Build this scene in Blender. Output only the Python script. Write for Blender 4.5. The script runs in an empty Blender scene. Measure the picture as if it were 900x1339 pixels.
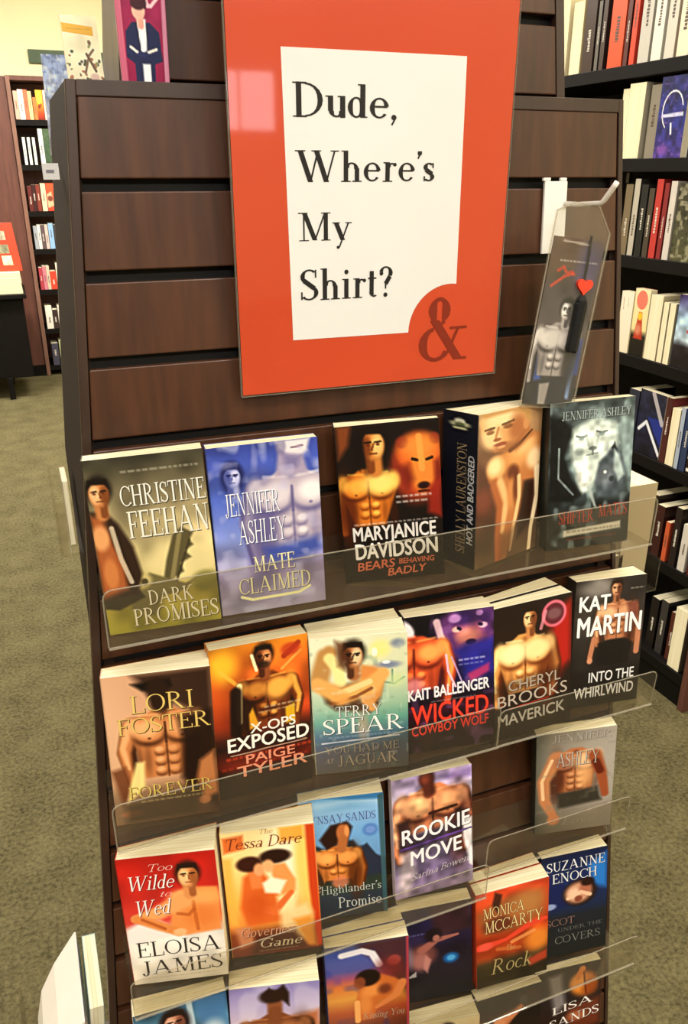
import bpy, math, random
import numpy as np
from mathutils import Matrix, Vector

SC = bpy.context.scene
COL = SC.collection
EYE = 1.5407            # height of the slat groove the tower is measured from

# ------------------------------------------------------------------ camera
cam_d = bpy.data.cameras.new('camera')
cam = bpy.data.objects.new('camera', cam_d)
COL.objects.link(cam)
cam_d.sensor_fit = 'VERTICAL'
cam_d.sensor_height = 36.0
cam_d.lens = 36.0 * 1056.23 / 1339.0
cam_d.clip_start = 0.02
_p, _y = math.radians(22.74), math.radians(21.60)
_f = Vector((math.sin(_y) * math.cos(_p), math.cos(_y) * math.cos(_p), -math.sin(_p)))
_r = Vector((math.cos(_y), -math.sin(_y), 0))
_u = _r.cross(_f)
cam.matrix_world = Matrix(((_r.x, _u.x, -_f.x, -0.3426), (_r.y, _u.y, -_f.y, -0.7705),
                           (_r.z, _u.z, -_f.z, 0.0093 + EYE), (0, 0, 0, 1)))
SC.camera = cam

# ------------------------------------------------------------------ world, exposure, lights
w = bpy.data.worlds.new('world'); SC.world = w
w.use_nodes = True
w.node_tree.nodes['Background'].inputs[0].default_value = (1.0, 0.93, 0.82, 1)
w.node_tree.nodes['Background'].inputs[1].default_value = 0.12
SC.view_settings.view_transform = 'Standard'
SC.view_settings.look = 'None'
SC.view_settings.gamma = 1.0
SC.view_settings.exposure = 0.06
SC.view_settings.use_curve_mapping = False
SC.cycles.max_bounces = 8
SC.cycles.transparent_max_bounces = 24
SC.cycles.diffuse_bounces = 3
SC.cycles.glossy_bounces = 4
SC.cycles.caustics_reflective = False
SC.cycles.caustics_refractive = False
SC.cycles.use_denoising = True
SC.cycles.sample_clamp_indirect = 4.0

CEIL = 3.3
LAMPS = [(-1.0, -1.3, 0.85), (0.9, -1.7, 0.75), (-0.9, 1.9, 1.0), (0.75, 1.1, 0.45), (-1.0, 4.6, 2.4), (0.8, 4.6, 2.0),
         (-0.6, -3.6, 2.4), (2.2, -4.0, 0.8), (-3.6, 0.2, 0.6), (-3.6, 4.0, 0.8)]
for lx, ly, lp in LAMPS:
    ld = bpy.data.lights.new('ceiling_lamp_light', 'AREA')
    ld.shape = 'RECTANGLE'; ld.size = 1.1; ld.size_y = 0.5
    ld.energy = 52 * lp
    ld.color = (1.0, 0.95, 0.87)
    lo = bpy.data.objects.new('ceiling_lamp_light', ld); COL.objects.link(lo)
    lo.location = (lx, ly, CEIL - 0.06)

# ------------------------------------------------------------------ colour + materials
def lin(c):
    c = c / 255.0
    return c / 12.92 if c <= 0.04045 else ((c + 0.055) / 1.055) ** 2.4
def hx(s):
    s = s.lstrip('#')
    if len(s) == 3: s = ''.join(ch * 2 for ch in s)
    return np.array([int(s[i:i + 2], 16) for i in (0, 2, 4)], float)
def rgba(s):
    return tuple(lin(v) for v in hx(s)) + (1.0,)
_M = {}
def mat(name, color='#888', rough=0.5, spec=0.5, noise=0.0, scale=20.0, stretch=(1, 1, 1), bump=0.0, coat=0.0, metal=0.0, emit=0.0):
    if name in _M: return _M[name]
    m = bpy.data.materials.new(name); m.use_nodes = True
    nt = m.node_tree; b = nt.nodes['Principled BSDF']
    b.inputs['Base Color'].default_value = rgba(color)
    b.inputs['Roughness'].default_value = rough
    b.inputs['Specular IOR Level'].default_value = spec
    b.inputs['Metallic'].default_value = metal
    b.inputs['Coat Weight'].default_value = coat
    b.inputs['Coat Roughness'].default_value = 0.04
    if emit:
        b.inputs['Emission Color'].default_value = rgba(color)
        b.inputs['Emission Strength'].default_value = emit
    if noise or bump:
        tc = nt.nodes.new('ShaderNodeTexCoord'); mp = nt.nodes.new('ShaderNodeMapping')
        mp.inputs['Scale'].default_value = stretch
        nz = nt.nodes.new('ShaderNodeTexNoise'); nz.inputs['Scale'].default_value = scale
        nz.inputs['Detail'].default_value = 6.0
        nt.links.new(tc.outputs['Object'], mp.inputs['Vector']); nt.links.new(mp.outputs['Vector'], nz.inputs['Vector'])
        if noise:
            rp = nt.nodes.new('ShaderNodeValToRGB')
            c = rgba(color)
            rp.color_ramp.elements[0].position = 0.3; rp.color_ramp.elements[1].position = 0.7
            rp.color_ramp.elements[0].color = tuple(v * (1 - noise) for v in c[:3]) + (1,)
            rp.color_ramp.elements[1].color = tuple(min(1, v * (1 + noise)) for v in c[:3]) + (1,)
            nt.links.new(nz.outputs['Fac'], rp.inputs['Fac']); nt.links.new(rp.outputs['Color'], b.inputs['Base Color'])
        if bump:
            bp = nt.nodes.new('ShaderNodeBump'); bp.inputs['Strength'].default_value = bump
            bp.inputs['Distance'].default_value = 0.002
            nt.links.new(nz.outputs['Fac'], bp.inputs['Height']); nt.links.new(bp.outputs['Normal'], b.inputs['Normal'])
    _M[name] = m
    return m
def print_mat():
    m = bpy.data.materials.new('printed_card'); m.use_nodes = True
    nt = m.node_tree; b = nt.nodes['Principled BSDF']
    a = nt.nodes.new('ShaderNodeVertexColor'); a.layer_name = 'Print'
    nt.links.new(a.outputs['Color'], b.inputs['Base Color'])
    b.inputs['Roughness'].default_value = 0.38
    b.inputs['Specular IOR Level'].default_value = 0.35
    return m
PRINT = print_mat()
def acrylic(name, tint, haze, hazecol, rough=0.03):
    m = bpy.data.materials.new(name); m.use_nodes = True
    nt = m.node_tree; nt.nodes.clear()
    out = nt.nodes.new('ShaderNodeOutputMaterial')
    tr = nt.nodes.new('ShaderNodeBsdfTransparent'); tr.inputs[0].default_value = tint + (1,)
    df = nt.nodes.new('ShaderNodeBsdfDiffuse'); df.inputs[0].default_value = hazecol + (1,)
    gl = nt.nodes.new('ShaderNodeBsdfGlossy'); gl.inputs['Roughness'].default_value = rough
    fr = nt.nodes.new('ShaderNodeFresnel'); fr.inputs['IOR'].default_value = 1.49
    m1 = nt.nodes.new('ShaderNodeMixShader'); m1.inputs[0].default_value = haze
    m2 = nt.nodes.new('ShaderNodeMixShader')
    nt.links.new(tr.outputs[0], m1.inputs[1]); nt.links.new(df.outputs[0], m1.inputs[2])
    ge = nt.nodes.new('ShaderNodeNewGeometry'); sb = nt.nodes.new('ShaderNodeMath'); sb.operation = 'SUBTRACT'; sb.inputs[0].default_value = 1.0
    nt.links.new(ge.outputs['Backfacing'], sb.inputs[1]); mu = nt.nodes.new('ShaderNodeMath'); mu.operation = 'MULTIPLY'
    nt.links.new(fr.outputs[0], mu.inputs[0]); nt.links.new(sb.outputs[0], mu.inputs[1])
    nt.links.new(mu.outputs[0], m2.inputs[0]); nt.links.new(m1.outputs[0], m2.inputs[1]); nt.links.new(gl.outputs[0], m2.inputs[2])
    nt.links.new(m2.outputs[0], out.inputs['Surface'])
    return m
ACRYL = acrylic('reflection_haze_acrylic', (0.93, 0.915, 0.875), 0.025, (0.45, 0.38, 0.28))  # clear tinted sheet; brownish diffuse haze imitates reflections on the lips
CLEAR = acrylic('clear_acrylic_sheet', (0.985, 0.985, 0.98), 0.01, (0.8, 0.8, 0.78))
SLEEVE = acrylic('clear_plastic_sleeve', (0.98, 0.98, 0.975), 0.012, (0.6, 0.55, 0.5), 0.08)
ACEDGE = acrylic('acrylic_edge', (0.86, 0.84, 0.78), 0.22, (0.72, 0.66, 0.54))

WOOD = mat('dark_walnut_laminate', '#462817', 0.36, 0.5, 0.30, 9.0, (9, 9, 0.8), 0.05)
WOODTRIM = mat('dark_walnut_edge', '#352219', 0.4, 0.5, 0.2, 9.0, (9, 9, 0.8))
GROOVE = mat('black_groove', '#0a0807', 0.6, 0.3, 0.2, 30)
REDWOOD = mat('reddish_brown_wood', '#5e3a30', 0.45, 0.4, 0.2, 6.0, (8, 8, 0.7))
DARKSHELF = mat('black_brown_shelf', '#0d0907', 0.6, 0.15, 0.25, 9.0, (6, 6, 6))
PAGES = None
def pages_mat():
    m = bpy.data.materials.new('cream_page_edges'); m.use_nodes = True
    nt = m.node_tree; b = nt.nodes['Principled BSDF']
    tc = nt.nodes.new('ShaderNodeTexCoord'); mp = nt.nodes.new('ShaderNodeMapping')
    mp.inputs['Scale'].default_value = (2, 420, 2)
    nz = nt.nodes.new('ShaderNodeTexNoise'); nz.inputs['Scale'].default_value = 1.0; nz.inputs['Detail'].default_value = 3
    rp = nt.nodes.new('ShaderNodeValToRGB')
    rp.color_ramp.elements[0].position = 0.3; rp.color_ramp.elements[1].position = 0.65
    rp.color_ramp.elements[0].color = rgba('#e2d2a2'); rp.color_ramp.elements[1].color = rgba('#fdf5d6')
    nt.links.new(tc.outputs['Object'], mp.inputs[0]); nt.links.new(mp.outputs[0], nz.inputs['Vector'])
    nt.links.new(nz.outputs['Fac'], rp.inputs['Fac']); nt.links.new(rp.outputs[0], b.inputs['Base Color'])
    b.inputs['Roughness'].default_value = 0.85
    b.inputs['Specular IOR Level'].default_value = 0.15
    return m
PAGES = pages_mat()

# ------------------------------------------------------------------ mesh helpers
class MB:
    """Collects polygons with one colour each (only used where the part is printed)."""
    def __init__(s): s.v = []; s.f = []; s.c = []; s.n = 0
    def quad(s, a, b, c, d, col=None):
        n = len(s.v); s.v += [tuple(a), tuple(b), tuple(c), tuple(d)]; s.f.append((n, n + 1, n + 2, n + 3)); s.c += [col] * 4
    def poly(s, pts, col=None):
        n = len(s.v); s.v += [tuple(p) for p in pts]; s.f.append(tuple(range(n, n + len(pts)))); s.c += [col] * len(pts)
    def hexa(s, p, col=None):
        """p: 8 corners, bottom loop 0-3 then top loop 4-7"""
        n = len(s.v); s.v += [tuple(q) for q in p]; s.c += [col] * 8
        for f in ((3, 2, 1, 0), (4, 5, 6, 7), (0, 1, 5, 4), (1, 2, 6, 5), (2, 3, 7, 6), (3, 0, 4, 7)):
            s.f.append(tuple(n + i for i in f))
    def box(s, x0, x1, y0, y1, z0, z1, col=None):
        s.hexa([(x0, y0, z0), (x1, y0, z0), (x1, y1, z0), (x0, y1, z0), (x0, y0, z1), (x1, y0, z1), (x1, y1, z1), (x0, y1, z1)], col)
    def prism(s, pts, fn0, fn1, col=None):
        """extrudes the 2-D outline pts between two placing functions"""
        n = len(s.v); k = len(pts)
        s.v += [tuple(fn0(*q)) for q in pts] + [tuple(fn1(*q)) for q in pts]; s.c += [col] * (2 * k)
        s.f.append(tuple(range(n, n + k))); s.f.append(tuple(range(n + 2 * k - 1, n + k - 1, -1)))
        for i in range(k):
            j = (i + 1) % k
            s.f.append((n + j, n + i, n + k + i, n + k + j))
    def tube(s, pts, r, seg=10, col=None):
        pts = [Vector(p) for p in pts]; n0 = len(s.v); up = Vector((0.3, 0.5, 0.81)); rings = []
        for i, p in enumerate(pts):
            d = (pts[min(i + 1, len(pts) - 1)] - pts[max(i - 1, 0)]).normalized()
            a = d.cross(up).normalized(); b = d.cross(a)
            rr = r[i] if isinstance(r, (list, tuple)) else r
            rings.append([p + (a * math.cos(t) + b * math.sin(t)) * rr for t in (2 * math.pi * k / seg for k in range(seg))])
        for rg in rings: s.v += [tuple(q) for q in rg]; s.c += [col] * seg
        for i in range(len(pts) - 1):
            for k in range(seg):
                s.f.append((n0 + i * seg + k, n0 + i * seg + (k + 1) % seg, n0 + (i + 1) * seg + (k + 1) % seg, n0 + (i + 1) * seg + k))
        s.f.append(tuple(n0 + k for k in range(seg))[::-1]); e = n0 + (len(pts) - 1) * seg
        s.f.append(tuple(e + k for k in range(seg)))
    def build(s, name, m, parent=None, bevel=0.0, smooth=False, fixn=True):
        me = bpy.data.meshes.new(name); me.from_pydata(s.v, [], s.f)
        if any(c is not None for c in s.c) or hasattr(s, 'extra'):
            at = me.color_attributes.new('Print', 'FLOAT_COLOR', 'POINT')
            arr = np.ones((len(s.v), 4), np.float32)
            cache = {}
            for i, c in enumerate(s.c):
                if c is None: continue
                if c not in cache: cache[c] = rgba(c)
                arr[i] = cache[c]
            for n0, im in getattr(s, 'extra', []):
                c = np.clip(im, 0, 255) / 255.0
                arr[n0:n0 + len(c), :3] = np.where(c <= 0.04045, c / 12.92, ((c + 0.055) / 1.055) ** 2.4)
            at.data.foreach_set('color', arr.ravel())
        me.materials.append(m)
        if fixn:
            import bmesh
            bm = bmesh.new(); bm.from_mesh(me); bmesh.ops.recalc_face_normals(bm, faces=bm.faces); bm.to_mesh(me); bm.free()
        if smooth:
            for p in me.polygons: p.use_smooth = True
        o = bpy.data.objects.new(name, me); COL.objects.link(o)
        if parent is not None: o.parent = parent
        if bevel:
            bv = o.modifiers.new('bevel', 'BEVEL'); bv.width = bevel; bv.segments = 2; bv.limit_method = 'ANGLE'
        return o
def thing(name, label, cat, loc=(0, 0, 0), rot=(0, 0, 0), group=None):
    o = bpy.data.objects.new(name, None); COL.objects.link(o); o.empty_display_size = 0.03
    o.location = loc; o.rotation_euler = rot
    o['label'] = label; o['category'] = cat
    if group: o['group'] = group
    return o
def tag(o, label, cat, group=None):
    o['label'] = label; o['category'] = cat
    if group: o['group'] = group
    return o
def struct(o): o['kind'] = 'structure'; return o

# ------------------------------------------------------------------ lettering
K_, H_ = 0.135, 0.05
def arc(cx, cy, rx, ry, a0, a1): return ('A', cx, cy, rx, ry, a0, a1)
def ln(x0, y0, x1, y1, w='T'): return ('L', x0, y0, x1, y1, w)
def sf(x, y, h=0.13): return ('S', x, y, h)
def stem(x, y0=0, y1=1): return [ln(x, y0, x, y1), sf(x, y0), sf(x, y1)]
GL = {
 'A': [ln(.05, 0, .43, 1, 't'), ln(.43, 1, .82, 0), ln(.2, .34, .68, .34, 't'), sf(.06, 0, .1), sf(.82, 0)],
 'B': stem(.18) + [arc(.36, .76, .25, .24, -90, 90), arc(.38, .26, .31, .26, -90, 90), ln(.1, .985, .38, .985, 't'), ln(.18, .52, .4, .52, 't'), ln(.1, .02, .4, .02, 't')],
 'C': [arc(.5, .5, .43, .49, 42, 318), ln(.84, .97, .84, .7, 't'), ln(.84, .2, .84, .1, 't')],
 'D': stem(.18) + [arc(.36, .5, .45, .49, -90, 90), ln(.1, .98, .4, .98, 't'), ln(.1, .02, .4, .02, 't')],
 'E': stem(.18) + [ln(.1, .98, .68, .98, 't'), ln(.68, 1, .68, .78, 't'), ln(.18, .52, .5, .52, 't'), ln(.5, .63, .5, .41, 't'), ln(.1, .02, .72, .02, 't'), ln(.72, 0, .72, .24, 't')],
 'F': stem(.18) + [ln(.1, .98, .66, .98, 't'), ln(.66, 1, .66, .78, 't'), ln(.18, .52, .5, .52, 't'), ln(.5, .63, .5, .41, 't')],
 'G': [arc(.5, .5, .43, .49, 42, 318), ln(.84, .97, .84, .7, 't'), ln(.82, .06, .82, .4), sf(.82, .4)],
 'H': stem(.18) + stem(.76) + [ln(.18, .51, .76, .51, 't')],
 'I': stem(.2), 'J': [ln(.32, 1, .32, .16), sf(.32, 1), arc(.18, .14, .14, .2, 180, 360)],
 'K': stem(.18) + [ln(.22, .44, .72, 1, 't'), ln(.36, .58, .8, 0), sf(.72, 1, .1), sf(.8, 0)],
 'L': stem(.18) + [ln(.1, .02, .68, .02, 't'), ln(.68, 0, .68, .27, 't')],
 'M': [ln(.15, 0, .15, 1, 't'), sf(.15, 0), sf(.12, 1), ln(.17, 1, .54, .02), ln(.54, .02, .9, 1, 't')] + stem(.93),
 'N': [ln(.15, 0, .15, 1, 't'), sf(.15, 0), sf(.12, 1), ln(.15, 1, .76, 0), ln(.77, 0, .77, 1, 't'), sf(.77, 1)],
 'O': [arc(.5, .5, .43, .49, 0, 360)], 'Q': [arc(.5, .5, .43, .49, 0, 360), ln(.5, .1, .85, -.18)],
 'P': stem(.18) + [arc(.36, .74, .28, .25, -90, 90), ln(.1, .98, .38, .98, 't'), ln(.18, .49, .38, .49, 't')],
 'R': stem(.18) + [arc(.36, .75, .27, .24, -90, 90), ln(.1, .98, .38, .98, 't'), ln(.18, .51, .38, .51, 't'), ln(.38, .5, .8, 0), sf(.82, 0, .08)],
 'S': [arc(.36, .75, .25, .24, 40, 250), ln(.18, .64, .54, .38), arc(.35, .25, .27, .24, -145, 70), ln(.58, .97, .58, .72, 't'), ln(.1, .28, .1, .03, 't')],
 'T': stem(.4) + [ln(.04, .98, .76, .98, 't'), ln(.04, 1, .04, .76, 't'), ln(.76, 1, .76, .76, 't')],
 'U': [ln(.17, 1, .17, .3), sf(.17, 1), arc(.44, .3, .27, .29, 180, 360), ln(.71, 1, .71, .3, 't'), sf(.71, 1, .1)],
 'V': [ln(.06, 1, .43, 0), ln(.43, 0, .78, 1, 't'), sf(.06, 1), sf(.78, 1, .1)],
 'W': [ln(.06, 1, .38, 0), ln(.38, 0, .62, .95, 't'), ln(.58, 1, .9, 0), ln(.9, 0, 1.18, 1, 't'), sf(.06, 1), sf(.58, 1, .12), sf(1.18, 1, .1)],
 'X': [ln(.06, 1, .76, 0), ln(.74, 1, .06, 0, 't'), sf(.06, 1), sf(.74, 1, .1), sf(.06, 0, .1), sf(.76, 0)],
 'Y': [ln(.06, 1, .42, .46), ln(.42, .46, .78, 1, 't'), ln(.42, 0, .42, .48), sf(.06, 1), sf(.78, 1, .1), sf(.42, 0)],
 'Z': [ln(.08, .98, .7, .98, 't'), ln(.68, 1, .06, 0), ln(.06, .02, .72, .02, 't')],
 'a': [arc(.23, .18, .18, .17, 0, 360), ln(.44, .03, .44, .46), arc(.28, .46, .17, .17, 0, 160), ln(.44, .04, .54, .06, 't')],
 'b': [ln(.14, 0, .14, 1), sf(.1, 1, .07), arc(.32, .32, .2, .31, 0, 360)],
 'c': [arc(.3, .32, .24, .31, 45, 320)],
 'd': [arc(.27, .32, .2, .31, 0, 360), ln(.46, .02, .46, 1), sf(.42, 1, .07), sf(.5, .02, .06)],
 'e': [arc(.3, .32, .24, .31, 10, 322), ln(.08, .36, .54, .36, 't')],
 'f': [ln(.2, 0, .2, .85), sf(.2, 0), arc(.34, .84, .14, .15, 30, 180), ln(.06, .63, .4, .63, 't')],
 'g': [arc(.27, .42, .19, .2, 0, 360), arc(.27, -.1, .22, .17, 0, 360), ln(.14, .24, .2, .06, 't'), ln(.42, .58, .54, .62, 't')],
 'h': [ln(.15, 0, .15, 1), sf(.11, 1, .07), sf(.15, 0, .12), arc(.34, .42, .18, .21, 0, 170), ln(.52, 0, .52, .44), sf(.52, 0, .12)],
 'i': [ln(.15, 0, .15, .64), sf(.11, .64, .07), sf(.15, 0, .12), ('D', .15, .86, .075)],
 'j': [ln(.2, -.15, .2, .64), sf(.16, .64, .07), ('D', .2, .86, .075), arc(.08, -.14, .12, .13, 180, 360)],
 'k': [ln(.15, 0, .15, 1), sf(.11, 1, .07), sf(.15, 0, .12), ln(.18, .26, .48, .63, 't'), ln(.28, .38, .54, 0), sf(.54, 0, .1)],
 'l': [ln(.15, 0, .15, 1), sf(.11, 1, .07), sf(.15, 0, .12)],
 'm': [ln(.15, 0, .15, .64), sf(.11, .64, .07), sf(.15, 0, .11), arc(.31, .42, .16, .21, 0, 170), ln(.47, 0, .47, .44), sf(.47, 0, .11), arc(.63, .42, .16, .21, 0, 170), ln(.79, 0, .79, .44), sf(.79, 0, .11)],
 'n': [ln(.15, 0, .15, .64), sf(.11, .64, .07), sf(.15, 0, .12), arc(.34, .42, .18, .21, 0, 170), ln(.52, 0, .52, .44), sf(.52, 0, .12)],
 'o': [arc(.3, .32, .24, .31, 0, 360)],
 'p': [ln(.14, -.3, .14, .64), sf(.14, -.3, .12), sf(.1, .64, .07), arc(.32, .32, .2, .31, 0, 360)],
 'r': [ln(.15, 0, .15, .64), sf(.11, .64, .07), sf(.15, 0, .13), arc(.3, .46, .14, .16, 40, 170), ('D', .4, .56, .06)],
 's': [arc(.23, .48, .15, .15, 40, 250), ln(.12, .4, .34, .25), arc(.22, .16, .16, .15, -145, 70), ln(.37, .62, .37, .46, 't'), ln(.07, .18, .07, .02, 't')],
 't': [ln(.17, .1, .17, .85), ln(.04, .62, .34, .62, 't'), arc(.26, .12, .1, .11, 180, 320)],
 'u': [ln(.15, .2, .15, .64), sf(.11, .64, .07), arc(.32, .2, .17, .19, 180, 360), ln(.5, 0, .5, .64), sf(.46, .64, .07)],
 'v': [ln(.04, .64, .28, 0), ln(.28, 0, .5, .64, 't'), sf(.05, .64, .1), sf(.5, .64, .08)],
 'w': [ln(.04, .64, .25, 0), ln(.25, 0, .42, .6, 't'), ln(.4, .64, .6, 0), ln(.6, 0, .78, .64, 't'), sf(.05, .64, .1), sf(.78, .64, .08)],
 'x': [ln(.05, .64, .5, 0), ln(.48, .64, .05, 0, 't')],
 'y': [ln(.04, .64, .29, 0), ln(.5, .64, .16, -.27, 't'), sf(.05, .64, .1), sf(.5, .64, .08), ('D', .12, -.26, .06)],
 "'": [ln(.12, 1, .12, .9), ln(.14, .92, .06, .76, 't'), ('D', .12, .93, .075)],
 ',': [('D', .12, .05, .08), ln(.18, .05, .06, -.18, 't')],
 '.': [('D', .12, .06, .08)], '-': [ln(.05, .34, .35, .34, 't')], ' ': [],
 '?': [arc(.3, .77, .2, .22, -30, 165), ln(.45, .66, .3, .42), ln(.3, .44, .3, .26, 't'), ('D', .3, .06, .075), ('D', .14, .76, .07)],
 '&': [arc(.42, .79, .17, .2, -60, 240), ln(.32, .64, .86, .02), arc(.36, .27, .3, .27, 100, 330), ln(.34, .53, .54, .62, 't'), ln(.5, .62, .55, .7, 't'), ln(.62, .12, .84, .52, 't'), sf(.84, .53, .14), sf(.9, .01, .1)],
}
def serif_polys(text, slant=0.0, track=0.07, bold=1.0):
    """polygons of a line of serif lettering, cap height 1, baseline 0"""
    out = []; x = 0.0; T = K_ * bold; t = H_ * (0.6 + 0.4 * bold)
    for ch in text:
        g = GL.get(ch, [])
        if not g: x += 0.32; continue
        pl = []
        for q in g:
            if q[0] == 'L':
                x0, y0, x1, y1 = q[1:5]; d = math.hypot(x1 - x0, y1 - y0)
                wd = (T if q[5] == 'T' else t) / 2
                nx, ny = -(y1 - y0) / d * wd, (x1 - x0) / d * wd
                if abs(x1 - x0) > .05 and abs(y1 - y0) > .3: nx, ny = wd * 1.12, 0     # diagonals end flat
                pl.append([(x0 + nx, y0 + ny), (x1 + nx, y1 + ny), (x1 - nx, y1 - ny), (x0 - nx, y0 - ny)])
            elif q[0] == 'A':
                cx, cy, rx, ry, a0, a1 = q[1:]; n = max(4, int(abs(a1 - a0) / 18))
                pin, pout = [], []
                for i in range(n + 1):
                    a = math.radians(a0 + (a1 - a0) * i / n)
                    wd = (t + (T - t) * abs(math.cos(a)) ** 1.4)
                    ox, oy = cx + rx * math.cos(a), cy + ry * math.sin(a)
                    pout.append((ox + math.cos(a) * wd * .35, oy)); pin.append((cx + (rx - wd * .65) * math.cos(a), cy + (ry - t) * math.sin(a)))
                for i in range(n): pl.append([pout[i], pout[i + 1], pin[i + 1], pin[i]])
            elif q[0] == 'S':
                hh = q[3] + T * .25; y = q[2]; s = .035
                pl.append([(q[1] - hh, y - (s if y > .5 else 0)), (q[1] + hh, y - (s if y > .5 else 0)), (q[1] + hh, y + (0 if y > .5 else s)), (q[1] - hh, y + (0 if y > .5 else s))])
            elif q[0] == 'D':
                pl.append([(q[1] + q[3] * math.cos(k * math.pi / 5), q[2] + q[3] * math.sin(k * math.pi / 5)) for k in range(10)])
        mn = min(p[0] for pp in pl for p in pp); mx = max(p[0] for pp in pl for p in pp)
        for pp in pl: out.append([(p[0] - mn + x + slant * p[1], p[1]) for p in pp])
        x += mx - mn + track
    return out
_sc = {}
def sans_polys(text, bold=0.0, slant=0.0, track=1.0):
    """polygons of a line of plain lettering (Blender's built-in face), cap height 1"""
    key = (text, bold, slant, track)
    if key in _sc: return _sc[key]
    cu = bpy.data.curves.new('lettering', 'FONT'); cu.body = text; cu.space_character = track
    cu.resolution_u = 3
    ob = bpy.data.objects.new('lettering', cu); COL.objects.link(ob)
    bpy.context.view_layer.update()
    me = ob.to_mesh()
    vs = [v.co.copy() for v in me.vertices]
    me.calc_loop_triangles()
    out = [[(vs[i].x / .69 + slant * vs[i].y / .69, vs[i].y / .69) for i in t.vertices] for t in me.loop_triangles]
    if bold > .006:
        sh = bold * 1.5 / .69; out = [[(x + d, y + e) for x, y in q] for d, e in ((-sh, 0), (sh, 0), (0, sh * .5), (0, -sh * .5)) for q in out]
    ob.to_mesh_clear(); bpy.data.objects.remove(ob); bpy.data.curves.remove(cu)
    _sc[key] = out
    return out
def fit_polys(pl, x0, x1, ybase, cap, keep=False):
    """places lettering so it spans x0..x1 and its capitals stand cap high on ybase"""
    mn = min(p[0] for q in pl for p in q); mx = max(p[0] for q in pl for p in q)
    s = (x1 - x0) / (mx - mn)
    out = []
    for q in pl:
        if sum(q[i - 1][0] * q[i][1] - q[i][0] * q[i - 1][1] for i in range(len(q))) < 0: q = q[::-1]
        out.append([(x0 + (p[0] - mn) * s, ybase + p[1] * cap) for p in q])
    return out

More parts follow.
